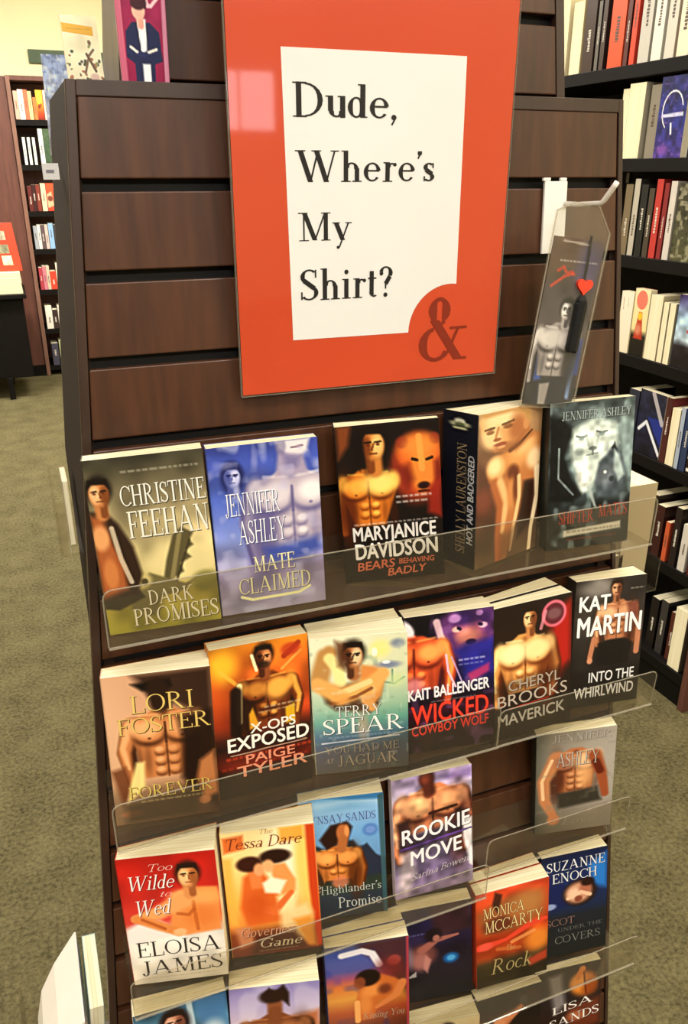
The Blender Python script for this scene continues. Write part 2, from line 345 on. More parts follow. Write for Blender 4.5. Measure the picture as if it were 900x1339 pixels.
# ------------------------------------------------------------------ printed cover pictures
ASP = 172.0 / 106.0
class Paint:
    """a printed picture; u runs right, v runs down, both 0..1"""
    def __init__(s, nx=84, ny=136, asp=ASP, seed=1):
        s.nx, s.ny, s.asp = nx, ny, asp
        s.U, s.V = np.meshgrid(np.linspace(0, 1, nx + 1), np.linspace(0, 1, ny + 1))
        s.I = np.zeros((ny + 1, nx + 1, 3)); s.rng = np.random.RandomState(seed); s.T = []
    def put(s, m, col): s.I = s.I * (1 - m[..., None]) + hx(col) * m[..., None]
    def G(s, *st):
        ks = [k for k, _ in st]; cs = np.array([hx(c) for _, c in st])
        for i in range(3): s.I[..., i] = np.interp(s.V, ks, cs[:, i])
    def HG(s, *st, a=0.5):
        ks = [k for k, _ in st]; cs = np.array([hx(c) for _, c in st])
        for i in range(3): s.I[..., i] = s.I[..., i] * (1 - a) + a * np.interp(s.U, ks, cs[:, i])
    def N(s, amt=0.15, n=9, col=None, th=0.55):
        g = s.rng.rand(int(n * s.asp) + 3, n + 3)
        x = s.U * n; y = s.V * n * s.asp; xi = x.astype(int); yi = y.astype(int); fx = x - xi; fy = y - yi
        fx = fx * fx * (3 - 2 * fx); fy = fy * fy * (3 - 2 * fy)
        z = (g[yi, xi] * (1 - fx) + g[yi, xi + 1] * fx) * (1 - fy) + (g[yi + 1, xi] * (1 - fx) + g[yi + 1, xi + 1] * fx) * fy
        if col: s.put(np.clip((z - th) * 4, 0, 1) * amt, col)
        else: s.I = np.clip(s.I * (1 + amt * (z - .5) * 2)[..., None], 0, 255)
    def B(s, u, v, ru, rv, col, a=1.0, soft=0.35, ang=0):
        dx = s.U - u; dy = (s.V - v) * s.asp; c, n = math.cos(math.radians(ang)), math.sin(math.radians(ang))
        r = np.sqrt(((dx * c + dy * n) / ru) ** 2 + ((-dx * n + dy * c) / (rv * s.asp)) ** 2)
        m = np.clip((1 + soft - r) / (2 * soft), 0, 1); s.put(m * m * (3 - 2 * m) * a, col)
    def L(s, pts, r, col, a=1.0, soft=0.4):
        m = np.zeros_like(s.U)
        rs = r if isinstance(r, (list, tuple)) else [r] * len(pts)
        for i in range(len(pts) - 1):
            (x0, y0), (x1, y1) = pts[i], pts[i + 1]; y0 *= s.asp; y1 *= s.asp
            d2 = (x1 - x0) ** 2 + (y1 - y0) ** 2 + 1e-9
            t = np.clip(((s.U - x0) * (x1 - x0) + (s.V * s.asp - y0) * (y1 - y0)) / d2, 0, 1)
            d = np.hypot(s.U - x0 - t * (x1 - x0), s.V * s.asp - y0 - t * (y1 - y0)) / (rs[i] * (1 - t) + rs[i + 1] * t)
            m = np.maximum(m, np.clip((1 + soft - d) / (2 * soft), 0, 1))
        s.put(m * m * (3 - 2 * m) * a, col)
    def P(s, pts, col, a=1.0, soft=0.012):
        x, y = s.U, s.V * s.asp; ins = np.zeros(x.shape, bool); dist = np.full(x.shape, 9.0); n = len(pts)
        for i in range(n):
            x0, y0 = pts[i]; x1, y1 = pts[(i + 1) % n]; y0 *= s.asp; y1 *= s.asp
            if y0 != y1:
                ins ^= ((y0 > y) != (y1 > y)) & (x < (x1 - x0) * (y - y0) / (y1 - y0) + x0)
            t = np.clip(((x - x0) * (x1 - x0) + (y - y0) * (y1 - y0)) / ((x1 - x0) ** 2 + (y1 - y0) ** 2 + 1e-12), 0, 1)
            dist = np.minimum(dist, np.hypot(x - x0 - t * (x1 - x0), y - y0 - t * (y1 - y0)))
        sd = np.where(ins, dist, -dist); m = np.clip(sd / (2 * soft) + .5, 0, 1); s.put(m * a, col)
    def head(s, u, v, r, hair, L, M, D, lit=-1, hairlong=0.0, beard=0.0):
        k = 1 / s.asp
        if hairlong: s.B(u, v + .2 * r * k, 1.25 * r, (1.3 + hairlong) * r * k, hair)
        s.L([(u, v + .6 * r * k), (u + .05 * r, v + 2.0 * r * k)], .55 * r, M); s.L([(u - lit * .25 * r, v + 1.2 * r * k), (u - lit * .25 * r, v + 2 * r * k)], .3 * r, D, .7)
        s.B(u, v - .25 * r * k, 1.08 * r, 1.25 * r * k, hair)
        s.B(u, v + .15 * r * k, .82 * r, 1.12 * r * k, M, soft=.2)
        s.B(u + lit * .32 * r, v + .1 * r * k, .42 * r, .85 * r * k, L, .85, .5)
        s.B(u - lit * .5 * r, v + .25 * r * k, .35 * r, .9 * r * k, D, .75, .5)
        s.P([(u - .9 * r, v - .35 * r * k), (u - .5 * r, v - .75 * r * k), (u + .6 * r, v - .7 * r * k), (u + .9 * r, v - .3 * r * k), (u + .8 * r, v - 1.2 * r * k), (u - .8 * r, v - 1.2 * r * k)], hair, soft=.01)
        for e in (-.36, .36):
            s.L([(u + e * r - .2 * r, v - .12 * r * k), (u + e * r + .2 * r, v - .14 * r * k)], .09 * r, hair, .95)
            s.B(u + e * r, v + .06 * r * k, .16 * r, .1 * r * k, D, .9)
        s.L([(u + .05 * r, v), (u - lit * .1 * r, v + .45 * r * k)], .09 * r, D, .7); s.L([(u - .25 * r, v + .74 * r * k), (u + .25 * r, v + .74 * r * k)], .07 * r, D, .9)
        if beard: s.B(u, v + .85 * r * k, .6 * r, .4 * r * k, hair, beard, .5)
    def body(s, u, v, w, L, M, D, lit=-1, arms=(1, 1), bot=2.5, taper=.62):
        """bare torso: u,v middle of the collar bones, w half the shoulder width"""
        k = w / s.asp; X = lambda a: u + a * w; Y = lambda b: v + b * k
        for sd in (-1, 1):
            if not arms[0 if sd < 0 else 1]: continue
            pts = [(X(sd * .9), Y(.34)), (X(sd * 1.14), Y(1.15)), (X(sd * 1.02), Y(2.2))]
            s.L(pts, [.31 * w, .26 * w, .17 * w], D, 1, .25); s.L([(a + lit * .06 * w, b) for a, b in pts], [.24 * w, .19 * w, .11 * w], M, 1, .5)
            if sd == lit: s.L([(X(sd * 1.0), Y(.3)), (X(sd * 1.24), Y(1.0)), (X(sd * 1.12), Y(1.7))], [.13 * w, .09 * w, .05 * w], L, .9, .7)
            else: s.B(X(sd * 1.02), Y(.75), .12 * w, .4 * k, L, .45, .8)
        s.P([(X(-.25), Y(-.2)), (X(.25), Y(-.2)), (X(.5), Y(-.02)), (X(.95), Y(.08)), (X(1.04), Y(.5)), (X(.86), Y(1.1)), (X(taper + .06), Y(1.8)), (X(taper), Y(bot)),
             (X(-taper), Y(bot)), (X(-taper - .06), Y(1.8)), (X(-.86), Y(1.1)), (X(-1.04), Y(.5)), (X(-.95), Y(.08)), (X(-.5), Y(-.02))], M, soft=.014)
        s.B(X(-lit * .82), Y(1.35), .36 * w, 1.3 * k, D, .85, .6); s.B(X(lit * .86), Y(1.6), .16 * w, .6 * k, D, .5, .7)
        for sd in (-1, 1):
            q = 1 if sd == lit else .62
            s.B(X(sd * .45), Y(.66), .47 * w, .37 * k, D, .95, .3); s.B(X(sd * .45), Y(.54), .46 * w, .37 * k, M, 1, .25); s.B(X(sd * .45 + lit * .06), Y(.46), .38 * w, .29 * k, L, q, .55)
            s.B(X(sd * .93), Y(.3), .2 * w, .3 * k, L, .85 * q, .6); s.B(X(sd * .47), Y(.78), .05 * w, .04 * k, D, .6, .6)
            s.L([(X(sd * .1), Y(.03)), (X(sd * .7), Y(-.02))], .04 * w, L, .6 * q, .8)
            for i in range(int((bot - 1.05) / .34)):
                yy = 1.2 + .34 * i
                s.B(X(sd * .19), Y(yy + .07), .17 * w, .14 * k, D, .6, .4); s.B(X(sd * .19), Y(yy), .165 * w, .13 * k, M, .9, .4); s.B(X(sd * .19 + lit * .03), Y(yy - .03), .12 * w, .085 * k, L, .85 * q, .6)
            s.B(X(sd * .55), Y(1.5), .1 * w, .45 * k, D, .35, .8)
        s.L([(X(0), Y(.3)), (X(0), Y(.95))], .035 * w, D, .75, .9); s.L([(X(0), Y(.95)), (X(0), Y(bot))], .03 * w, D, .55, .9)
        s.B(X(0), Y(0), .12 * w, .1 * k, D, .45, .8)
    def text(s, txt, u0, u1, v0, v1, col, font='serif', shadow=None, slant=0.0, bold=1.0, tilt=0.0):
        s.T.append((txt, u0, u1, v0, v1, col, font, shadow, slant, bold, tilt))
    def small(s, u0, u1, v, col, h=.012, a=.5, seed=3):
        """a line of print too small to read in the photograph: broken strokes"""
        r = np.random.RandomState(seed); x = u0
        while x < u1:
            d = .02 + .05 * r.rand(); s.P([(x, v), (min(x + d, u1), v), (min(x + d, u1), v + h), (x, v + h)], col, a, .006); x += d + .015
    def bake(s, mb, place, dn=0.00018):
        """adds the picture to a mesh; place(u,v,lift) gives the point"""
        nx, ny = s.nx, s.ny; n0 = len(mb.v)
        J = s.I; e = np.pad(J, ((2, 2), (2, 2), (0, 0)), 'edge'); bl = sum(e[a:a + ny + 1, c:c + nx + 1] for a in range(5) for c in range(5)) / 25.0
        J = J + .55 * (J - bl)                                  # crisp print
        g = J.mean(axis=2, keepdims=True); J = g + (J - g) * 1.06; s.I = np.clip(126 + (J - 126) * 1.08, 4, 250)
        mb.extra = getattr(mb, 'extra', [])
        for j in range(ny + 1):
            for i in range(nx + 1): mb.v.append(place(i / nx, j / ny, 0.0))
        mb.c += [None] * ((nx + 1) * (ny + 1)); mb.extra.append((n0, s.I.reshape(-1, 3)))
        for j in range(ny):
            for i in range(nx):
                a = n0 + j * (nx + 1) + i; mb.f.append((a, a + nx + 1, a + nx + 2, a + 1))
        for k, (txt, u0, u1, v0, v1, col, font, shadow, slant, bold, tilt) in enumerate(s.T):
            pl = serif_polys(txt, slant, bold=bold) if font == 'serif' else sans_polys(txt, .012 * bold, slant)
            pl = fit_polys(pl, u0, u1, 0, 1)
            for m, q in enumerate(pl):
                lf = dn * 2 + m * 1.5e-6
                pts = [(x, v1 - (v1 - v0) * y + tilt * (x - u0)) for x, y in q]
                if shadow: mb.poly([place(x + .008, y + .006, dn + m * 1e-6) for x, y in pts], shadow)
                mb.poly([place(x, y, lf) for x, y in pts], col)
ART = {}
def art(f): ART[f.__name__] = f; return f

@art
def DP(p):
    p.G((0, '#3a372c'), (.2, '#6a614a'), (.42, '#b7a77c'), (.62, '#c9b985'), (.8, '#9a8c44'), (1, '#8d8738')); p.N(.22, 7)
    p.B(.75, .62, .35, .12, '#dccb95', .8); p.B(.9, .75, .12, .06, '#6f6a34', .8)
    p.P([(.5, .8), (.58, .6), (.66, .46), (.74, .42), (.84, .46), (.8, .5), (.83, .53), (.75, .56), (.8, .6), (.7, .63), (.72, .68), (.6, .72), (.58, .8)], '#574f35')
    p.L([(.6, .74), (.72, .46)], .02, '#8a7d55', .8); p.L([(.64, .74), (.8, .5)], .012, '#3d3725', .8)
    p.P([(.22, .86), (.3, .72), (.42, .66), (.55, .7), (.72, .75), (.82, .73), (.7, .79), (.5, .81), (.42, .92)], '#6c6340'); p.B(.34, .7, .09, .05, '#b9a972'); p.B(.3, .68, .04, .03, '#5c5335'); p.B(.37, .71, .03, .02, '#4c442c')
    p.P([(0, .77), (.3, .74), (.36, .8), (.12, .86), (0, .84)], '#3b3425')
    p.P([(0, .28), (.12, .28), (.22, .36), (.32, .5), (.36, .66), (.3, .78), (0, .78)], '#33241b', soft=.02)
    p.P([(0, .3), (.1, .32), (.15, .46), (.22, .6), (.22, .74), (0, .78)], '#9c5a34', soft=.03); p.B(.06, .43, .07, .07, '#d79d6a', .9); p.B(.1, .64, .06, .09, '#bf7a48', .9); p.L([(.16, .38), (.2, .56), (.26, .7)], .02, '#c9b9a0', .8)
    p.head(.1, .18, .1, '#191310', '#e2b283', '#b57748', '#5f3319', lit=-1)
    p.small(.3, .95, .075, '#a9a491', .012)
    p.text('CHRISTINE', .27, .985, .155, .27, '#e9e6da', shadow='#3f3a2e', bold=1.0); p.text('FEEHAN', .3, .99, .3, .45, '#e6e2d2', shadow='#4b4536', bold=1.05)
    p.text('DARK', .38, .78, .765, .85, '#f0e8cd', shadow='#4d4626'); p.text('PROMISES', .23, .985, .865, .965, '#f0e8cd', shadow='#4d4626')
@art
def MC(p):
    p.G((0, '#3b478f'), (.3, '#4f62b0'), (.55, '#7e8bc4'), (.75, '#8e83a8'), (1, '#a39cb4')); p.N(.18, 6); p.N(.5, 8, '#c9cbe6', .62)
    p.body(.74, .2, .36, '#e6dfe2', '#b3a6b4', '#5a5380', lit=1, arms=(1, 1), bot=1.9)
    p.P([(.62, 0), (.93, 0), (.9, .07), (.82, .105), (.72, .09), (.64, .05)], '#d8d0d4', soft=.02); p.P([(.64, .05), (.74, .08), (.86, .09), (.9, .2), (.6, .2)], '#a396ae', .95, .02); p.P([(.68, .08), (.84, .1), (.8, .16), (.7, .16)], '#6d6590', .7, .03); p.L([(.76, .045), (.86, .04)], .01, '#8a6f80', .9); p.B(.66, .03, .05, .05, '#6d6788', .6)
    p.P([(.44, .62), (.96, .58), (.98, .66), (.7, .72), (.5, .7)], '#3a4a94', soft=.04, a=.85)
    p.head(.21, .17, .085, '#262c5c', '#c5c4e4', '#8289bb', '#3c4484', lit=1, hairlong=.5)
    p.N(.4, 12, '#b7b4d4', .68)
    p.text('JENNIFER', .12, .62, .27, .4, '#f2f2f7', shadow='#3b4079', bold=.85); p.text('ASHLEY', .22, .66, .435, .575, '#f2f2f7', shadow='#3b4079', bold=.85)
    p.text('MATE', .33, .72, .66, .755, '#efe7b4', shadow='#565276'); p.text('CLAIMED', .18, .86, .785, .885, '#efe7b4', shadow='#565276')
    p.L([(.2, .9), (.3, .925), (.75, .92), (.85, .89)], .014, '#efe7b4', .95)
@art
def Bear(p):
    p.G((0, '#1a1210'), (.6, '#181110'), (1, '#1c1513')); p.P([(.02, 0), (.16, 0), (.12, .12), (.02, .2)], '#8c4a26', .8, .03)
    p.B(.78, .3, .26, .2, '#a23c22'); p.B(.8, .2, .22, .12, '#d2682e'); p.B(.64, .13, .06, .035, '#7e2e20'); p.B(.95, .12, .05, .035, '#7e2e20')
    p.B(.8, .16, .16, .07, '#df8b41', .9, .6); p.B(.82, .33, .11, .11, '#e08a3a', .95, .5); p.P([(.74, .24), (.9, .24), (.92, .38), (.84, .44), (.76, .4)], '#d9803a', .9, .03); p.B(.83, .405, .06, .024, '#2a1212'); p.L([(.78, .44), (.88, .44)], .012, '#3a1410', .9); p.P([(.58, .28), (.7, .26), (.74, .36), (.66, .42)], '#5c1c16', .7, .04); p.P([(.94, .26), (1, .24), (1, .4), (.95, .38)], '#5c1c16', .7, .03); p.L([(.73, .235), (.78, .245)], .016, '#241008'); p.L([(.87, .245), (.92, .235)], .016, '#241008'); p.L([(.8, .1), (.82, .3)], .03, '#eea050', .7)
    p.P([(.88, .42), (1, .36), (1, .62), (.86, .58)], '#8f2a1e', .9, .03); p.P([(.54, .2), (.64, .3), (.68, .42), (.58, .34)], '#7c2c20', .9, .03)
    p.body(.29, .3, .27, '#f3c45c', '#c4712a', '#4c1d0b', lit=1, arms=(1, 0), bot=2.0, taper=.55); p.B(.4, .36, .15, .07, '#f6d67c', .9, .6)
    p.head(.36, .12, .13, '#1a0f0c', '#f0c07a', '#c07a3c', '#5a2812', lit=1, hairlong=.7)
    p.P([(.18, .05), (.27, .05), (.27, .2), (.22, .28), (.16, .2)], '#170d0b', soft=.02)
    p.small(.55, .9, .455, '#d8d2cc', .014); p.small(.55, .86, .49, '#d8d2cc', .014)
    p.small(.12, .95, .615, '#c9c2ba', .01)
    p.text('MARYJANICE', .1, .93, .635, .725, '#e3ded7', 'sans', bold=1.6); p.text('DAVIDSON', .11, .94, .745, .845, '#efeae2', 'sans', bold=1.8)
    p.text("BEARS", .12, .5, .87, .925, '#cc6a4a', 'sans', slant=.1, tilt=-.03); p.text("BEHAVING", .54, .9, .865, .9, '#cc6a4a', 'sans', slant=.1); p.text("BADLY", .42, .82, .925, .975, '#d0704e', 'sans', slant=.15, tilt=-.03)
@art
def Laur(p):
    p.G((0, '#b0906a'), (.3, '#7a5640'), (.6, '#4a2e24'), (1, '#5a4634')); p.N(.22, 5)
    p.P([(.78, 0), (1, 0), (1, .24), (.84, .2)], '#a5815c', .8, .04); p.P([(0, .3), (.2, .36), (.26, .6), (0, .7)], '#4e3026', .8, .05); p.B(.1, .56, .14, .08, '#8a4a38', .6, .7)
    p.P([(.16, .36), (.3, .29), (.55, .25), (.85, .18), (1.0, .2), (1, .52), (.9, .5), (.78, .5), (.74, .66), (.6, .82), (.5, 1), (.34, 1), (.34, .8), (.42, .64), (.3, .5), (.18, .44)], '#b47444', soft=.02)
    p.B(.3, .38, .15, .085, '#7a4024', .9, .35); p.B(.3, .365, .15, .08, '#dca468', 1, .3); p.B(.27, .35, .11, .055, '#f6d8a4', .95, .6)
    p.B(.66, .3, .24, .085, '#d99c60', .95, .6, -10); p.B(.74, .26, .16, .05, '#edbe84', .8, .7, -10); p.B(.9, .36, .12, .07, '#f3d6aa', .9, .5); p.B(.56, .42, .09, .05, '#5a2816', .9, .5, 30)
    p.L([(.28, .47), (.4, .62), (.36, .82), (.38, 1)], [.07, .085, .06, .05], '#a5613a', 1, .5); p.L([(.36, .46), (.47, .6), (.42, .8)], [.05, .05, .03], '#e9bc84', .9, .7)
    p.B(.55, .56, .07, .1, '#c98a52', .95, .5); p.B(.62, .52, .05, .1, '#5c2a18', .85, .6); p.L([(.66, .46), (.68, .6), (.6, .8), (.56, .95)], [.03, .03, .025, .02], '#edc894', .9, .6)
    p.P([(.74, .5), (.92, .52), (.88, .8), (.66, .9), (.7, .68)], '#2c1812', .92, .03); p.L([(.96, .44), (.98, .62), (.9, .84), (.88, 1)], [.05, .04, .03, .03], '#f0dab4', .95, .5)
    p.P([(.4, .82), (.62, .8), (.6, 1), (.38, 1)], '#5e4230', .6, .05)
    p.P([(.46, .2), (.78, .12), (.86, .2), (.6, .28), (.46, .27)], '#a86e42', soft=.03); p.L([(.5, .265), (.66, .235), (.84, .17)], [.03, .02, .012], '#4a2a1c', .85, .5)
    p.P([(.02, .04), (.12, .0), (.66, .0), (.74, .06), (.72, .14), (.56, .23), (.42, .265), (.26, .255), (.12, .2), (.04, .12)], '#d39c66', soft=.02)
    p.B(.2, .16, .15, .07, '#f0c896', .9, .5, 25); p.B(.34, .05, .26, .05, '#f2d4a4', .9, .6); p.B(.6, .13, .13, .09, '#9c5e38', .85, .6); p.B(.44, .24, .2, .03, '#8f5836', .75, .7)
    p.P([(.0, .0), (.78, .0), (.82, .1), (.76, .14), (.7, .05), (.5, .02), (.1, .03)], '#b58a56', .95, .02); p.B(.74, .12, .045, .035, '#c48a5a', .9)
    p.L([(.1, .105), (.24, .1)], .013, '#5f3c24', .85); p.L([(.36, .092), (.54, .078)], .013, '#5f3c24', .85); p.B(.18, .125, .06, .014, '#6e4228', .75); p.B(.45, .108, .075, .015, '#6e4228', .75); p.L([(.3, .11), (.26, .175)], .02, '#b27a4e', .8); p.B(.29, .18, .06, .012, '#8a5032', .85); p.B(.34, .212, .1, .013, '#8c4834', .85); p.B(.36, .232, .06, .01, '#d9a478', .7)
@art
def LaurSpine(p):
    p.G((0, '#1b1d26'), (1, '#15171e')); p.B(.48, .075, .3, .012, '#b9b894', .9); p.B(.48, .06, .16, .02, '#d9d8bd', .9); p.B(.48, .075, .16, .014, '#5b6148', .9); p.B(.48, .1, .2, .006, '#b9b894', .9)
@art
def Wolf(p):
    p.G((0, '#3d4444'), (.2, '#66716f'), (.45, '#6d7c7c'), (.66, '#3a4242'), (.7, '#262a2a'), (1, '#242726')); p.N(.3, 8); p.N(.5, 10, '#9fb0ae', .6)
    p.P([(0, .08), (.16, .1), (.28, .18), (.2, .36), (.28, .5), (.4, .62), (.3, .68), (0, .66)], '#161818', soft=.03); p.L([(.12, .3), (.12, .5), (.3, .62)], .012, '#8f9a9a', .7)
    p.P([(.28, .18), (.5, .12), (.78, .16), (.82, .3), (.66, .44), (.52, .58), (.42, .62), (.34, .52), (.26, .34)], '#c7d2c8', soft=.03)
    p.B(.5, .26, .18, .07, '#dfe8dd', .9, .6); p.B(.43, .5, .08, .08, '#f0f3ea', .9, .6)
    for uu, vv in ((.38, .235), (.62, .215)):
        p.L([(uu - .06, vv - .008), (uu, vv + .004), (uu + .06, vv - .004)], .012, '#56625f', .75); p.B(uu, vv + .012, .035, .012, '#8b9a96', .8); p.B(uu, vv - .02, .05, .012, '#e4ece2', .8)
    p.B(.52, .318, .05, .014, '#59625e', .8); p.L([(.44, .24), (.47, .3)], .016, '#aab6ae', .7); p.L([(.58, .24), (.56, .3)], .016, '#aab6ae', .7); p.L([(.52, .33), (.52, .36)], .01, '#59625e', .8); p.L([(.45, .362), (.52, .355), (.58, .352)], .01, '#7d8882', .7); p.B(.36, .33, .05, .03, '#9aa5a0', .7)
    p.P([(.56, .56), (.6, .42), (.76, .32), (.86, .36), (.98, .56), (.86, .66), (.6, .66)], '#4b5358', soft=.02); p.P([(.74, .33), (.78, .29), (.82, .36)], '#1d2224'); p.P([(.78, .34), (.84, .38), (.92, .52), (.84, .56), (.78, .48)], '#a9b7b4', soft=.02); p.B(.68, .52, .1, .06, '#73797f', .8, .6); p.B(.68, .49, .02, .012, '#dfe5e2'); p.B(.76, .54, .03, .02, '#2b3033', .9)
    p.P([(.84, .12), (1, .16), (1, .64), (.94, .5)], '#94a6a3', .8, .04); p.N(.25, 16); p.P([(.46, .58), (.56, .72), (.6, .74), (.5, .56)], '#aeb8b4', .8)
    p.text('JENNIFER ASHLEY', .14, .96, .06, .115, '#aab5b3', 'serif', shadow='#2c3333')
    p.text('SHIFTER', .14, .56, .735, .82, '#b23a24', shadow='#3a1510'); p.text('MATES', .62, .97, .715, .8, '#b23a24', shadow='#3a1510')
    p.P([(.2, .87), (.9, .845), (.9, .895), (.2, .915)], '#cfcabb', .95); p.small(.24, .88, .875, '#77705f', .012, .6); p.small(.24, .86, .93, '#8b3a2c', .012)
@art
def Foster(p):
    p.G((0, '#c99a78'), (.3, '#d3a584'), (.7, '#cfa079'), (.78, '#6a5038'), (.85, '#4a3a2a'), (1, '#473626')); p.HG((0, '#d8b08e'), (.6, '#b98a6a'), (1, '#4a2f22'), a=.45)
    p.P([(.28, .0), (1, 0), (1, .95), (.9, .9), (.7, .8), (.76, .6), (.86, .3), (.62, .2), (.5, .18), (.4, .12)], '#2a1a13', .9, .05)
    p.body(.54, .27, .33, '#e6ab78', '#bd7a4a', '#3a1d10', lit=-1, arms=(1, 1), bot=2.1, taper=.68)
    p.P([(.66, .3), (.98, .28), (1.0, .6), (.86, .66), (.76, .78), (.66, .72), (.7, .5)], '#20120d', .92, .04); p.P([(.84, .62), (.98, .56), (1, .86), (.86, .9), (.8, .74)], '#b4764a', .95, .03)
    p.P([(.26, .06), (.62, .05), (.64, .1), (.5, .13), (.36, .11)], '#17100d', soft=.02); p.L([(.5, .1), (.52, .2)], .1, '#2a1a12')
    p.P([(.0, .62), (.14, .6), (.2, .76), (.08, .86)], '#6a3e26', .9, .03)
    p.P([(.24, .58), (.32, .58), (.3, .76), (.12, .86), (.16, .74)], '#f0d58c', .95, .02); p.B(.16, .93, .1, .025, '#c0805a', .9); p.B(.86, .9, .06, .03, '#b57a52', .9)
    p.P([(.1, .86), (.8, .8), (.8, 1), (.1, 1)], '#3c3022', .75, .05)
    p.text('LORI', .24, .82, .135, .25, '#e0c06a', shadow='#3a2a1c', bold=.85); p.text('FOSTER', .1, .97, .28, .385, '#dcbc66', shadow='#4a3322', bold=.85)
    p.text('FOREVER', .14, .95, .745, .83, '#d9be62', shadow='#3a2b18', bold=.9); p.small(.25, .85, .85, '#b9a878', .012)
@art
def XOps(p):
    p.G((0, '#e08a2c'), (.12, '#d8702a'), (.35, '#cf5a28'), (.5, '#9c3a1e'), (.6, '#3a1c14'), (.66, '#241512'), (.78, '#5a2016'), (.85, '#2c201a'), (1, '#2a211b')); p.N(.3, 5)
    p.B(.12, .12, .14, .1, '#f2c03c', .8, .7); p.L([(.1, .15), (.3, .28)], .02, '#f2b048', .7); p.L([(.75, .12), (.9, .05)], .03, '#8c2a1a', .8); p.L([(.72, .2), (.92, .1)], .014, '#f0a050', .8); p.B(.82, .08, .1, .04, '#a83420', .7)
    p.body(.56, .23, .27, '#eda94e', '#6e3518', '#20100b', lit=1, arms=(1, 1), bot=2.0); p.B(.66, .32, .12, .07, '#f2a850', .95, .5); p.L([(.28, .26), (.26, .5)], .028, '#f2dca0', .9); p.P([(.4, .42), (.46, .55), (.36, .56), (.36, .46)], '#e0a030', .9); p.P([(.74, .46), (.84, .44), (.84, .56), (.74, .57)], '#d2a428', .95)
    p.L([(.24, .3), (.22, .56)], .06, '#1d100c', .95)
    p.head(.54, .1, .1, '#1b100c', '#d69462', '#8a4c2c', '#2e140c', lit=1, beard=.7); p.L([(.42, .08), (.46, .18)], .016, '#f7e2b0', .9)
    p.small(.52, .92, .425, '#c9b48e', .014); p.small(.46, .86, .455, '#b7a27e', .01)
    p.text('X-OPS', .36, .84, .52, .585, '#efe6da', 'sans', bold=.8); p.text('EXPOSED', .12, .98, .595, .685, '#f4ece0', 'sans', bold=1.2)
    p.L([(.15, .715), (.95, .705)], .006, '#b08a74', .8); p.small(.1, 1, .725, '#9c3a26', .02, .8); p.small(.05, .98, .79, '#8c2f22', .02, .7)
    p.text('PAIGE', .3, .82, .725, .785, '#e79272', 'sans', bold=.6); p.text('TYLER', .2, .95, .795, .87, '#ea9876', 'sans', bold=.6)
@art
def Jag(p):
    p.G((0, '#e6e2c4'), (.3, '#d9dcbc'), (.5, '#8fb49c'), (.6, '#4d8f84'), (.72, '#27496a'), (.85, '#2d2f4c'), (1, '#322c34')); p.HG((0, '#f6f3dc'), (.5, '#cfd2a8'), (1, '#a9b48e'), a=.25)
    p.N(.4, 12, '#6f8a78', .72); p.B(.72, .1, .1, .06, '#efe08c', .9, .6); p.B(.9, .07, .07, .03, '#5f6a88', .7, .6); p.B(.66, .12, .03, .03, '#f7f5d8'); p.B(.8, .22, .12, .025, '#6b7394', .8, .6); p.B(.78, .2, .04, .012, '#eef2f2'); p.L([(.84, .26), (.84, .34)], .012, '#4e7a6c', .7); p.L([(.74, .34), (.86, .36), (.96, .32)], .012, '#5f8a74', .7); p.B(.88, .33, .08, .05, '#c8d69a', .7, .7)
    p.P([(.1, .36), (.3, .34), (.74, .3), (.7, .5), (.6, .56), (.24, .52), (.14, .46)], '#4a2c1c', .9, .03)
    p.L([(.08, .3), (.16, .12), (.2, .1)], [.1, .09, .08], '#b98a52'); p.L([(.2, .14), (.28, .22), (.3, .32)], .06, '#f3e39c', .9)
    p.P([(.52, .2), (.68, .24), (.76, .32), (.72, .44), (.64, .5), (.52, .48), (.5, .34)], '#cf9052', soft=.02); p.B(.62, .27, .1, .05, '#d78a4c', .9, .6)
    p.L([(.06, .32), (.3, .42), (.62, .36), (.74, .28)], [.08, .1, .1, .07], '#e2aa64'); p.L([(.3, .4), (.6, .33)], .035, '#f4d296', .9); p.L([(.2, .47), (.46, .43), (.62, .38)], .02, '#7a4526', .8); p.B(.3, .43, .09, .045, '#e6a45c', .9, .5); p.L([(.56, .46), (.62, .52)], .05, '#d49a5c')
    p.head(.44, .13, .12, '#1d130e', '#f2d3a8', '#a86c42', '#2f1710', lit=1); p.P([(.26, .02), (.36, .04), (.36, .24), (.28, .2)], '#5a3420', .8, .03)
    p.B(.52, .66, .06, .1, '#b39a80', .7, .6); p.N(.3, 14, '#e6e6da', .75)
    p.text('TERRY', .24, .72, .495, .575, '#e9e6dc', shadow='#2e4a54', bold=.9); p.text('SPEAR', .1, .95, .585, .7, '#f6f4ee', shadow='#24364c')
    p.small(.15, .9, .72, '#8f9bb0', .012); p.L([(.08, .765), (.9, .75)], .007, '#b9bdc8', .9)
    p.text('YOU HAD ME', .1, .9, .79, .85, '#9c8f80', shadow='#2a2630'); p.text('AT', .1, .2, .885, .92, '#b3a591', slant=.3); p.text('JAGUAR', .24, .88, .87, .95, '#ab9c88', shadow='#2a2630')
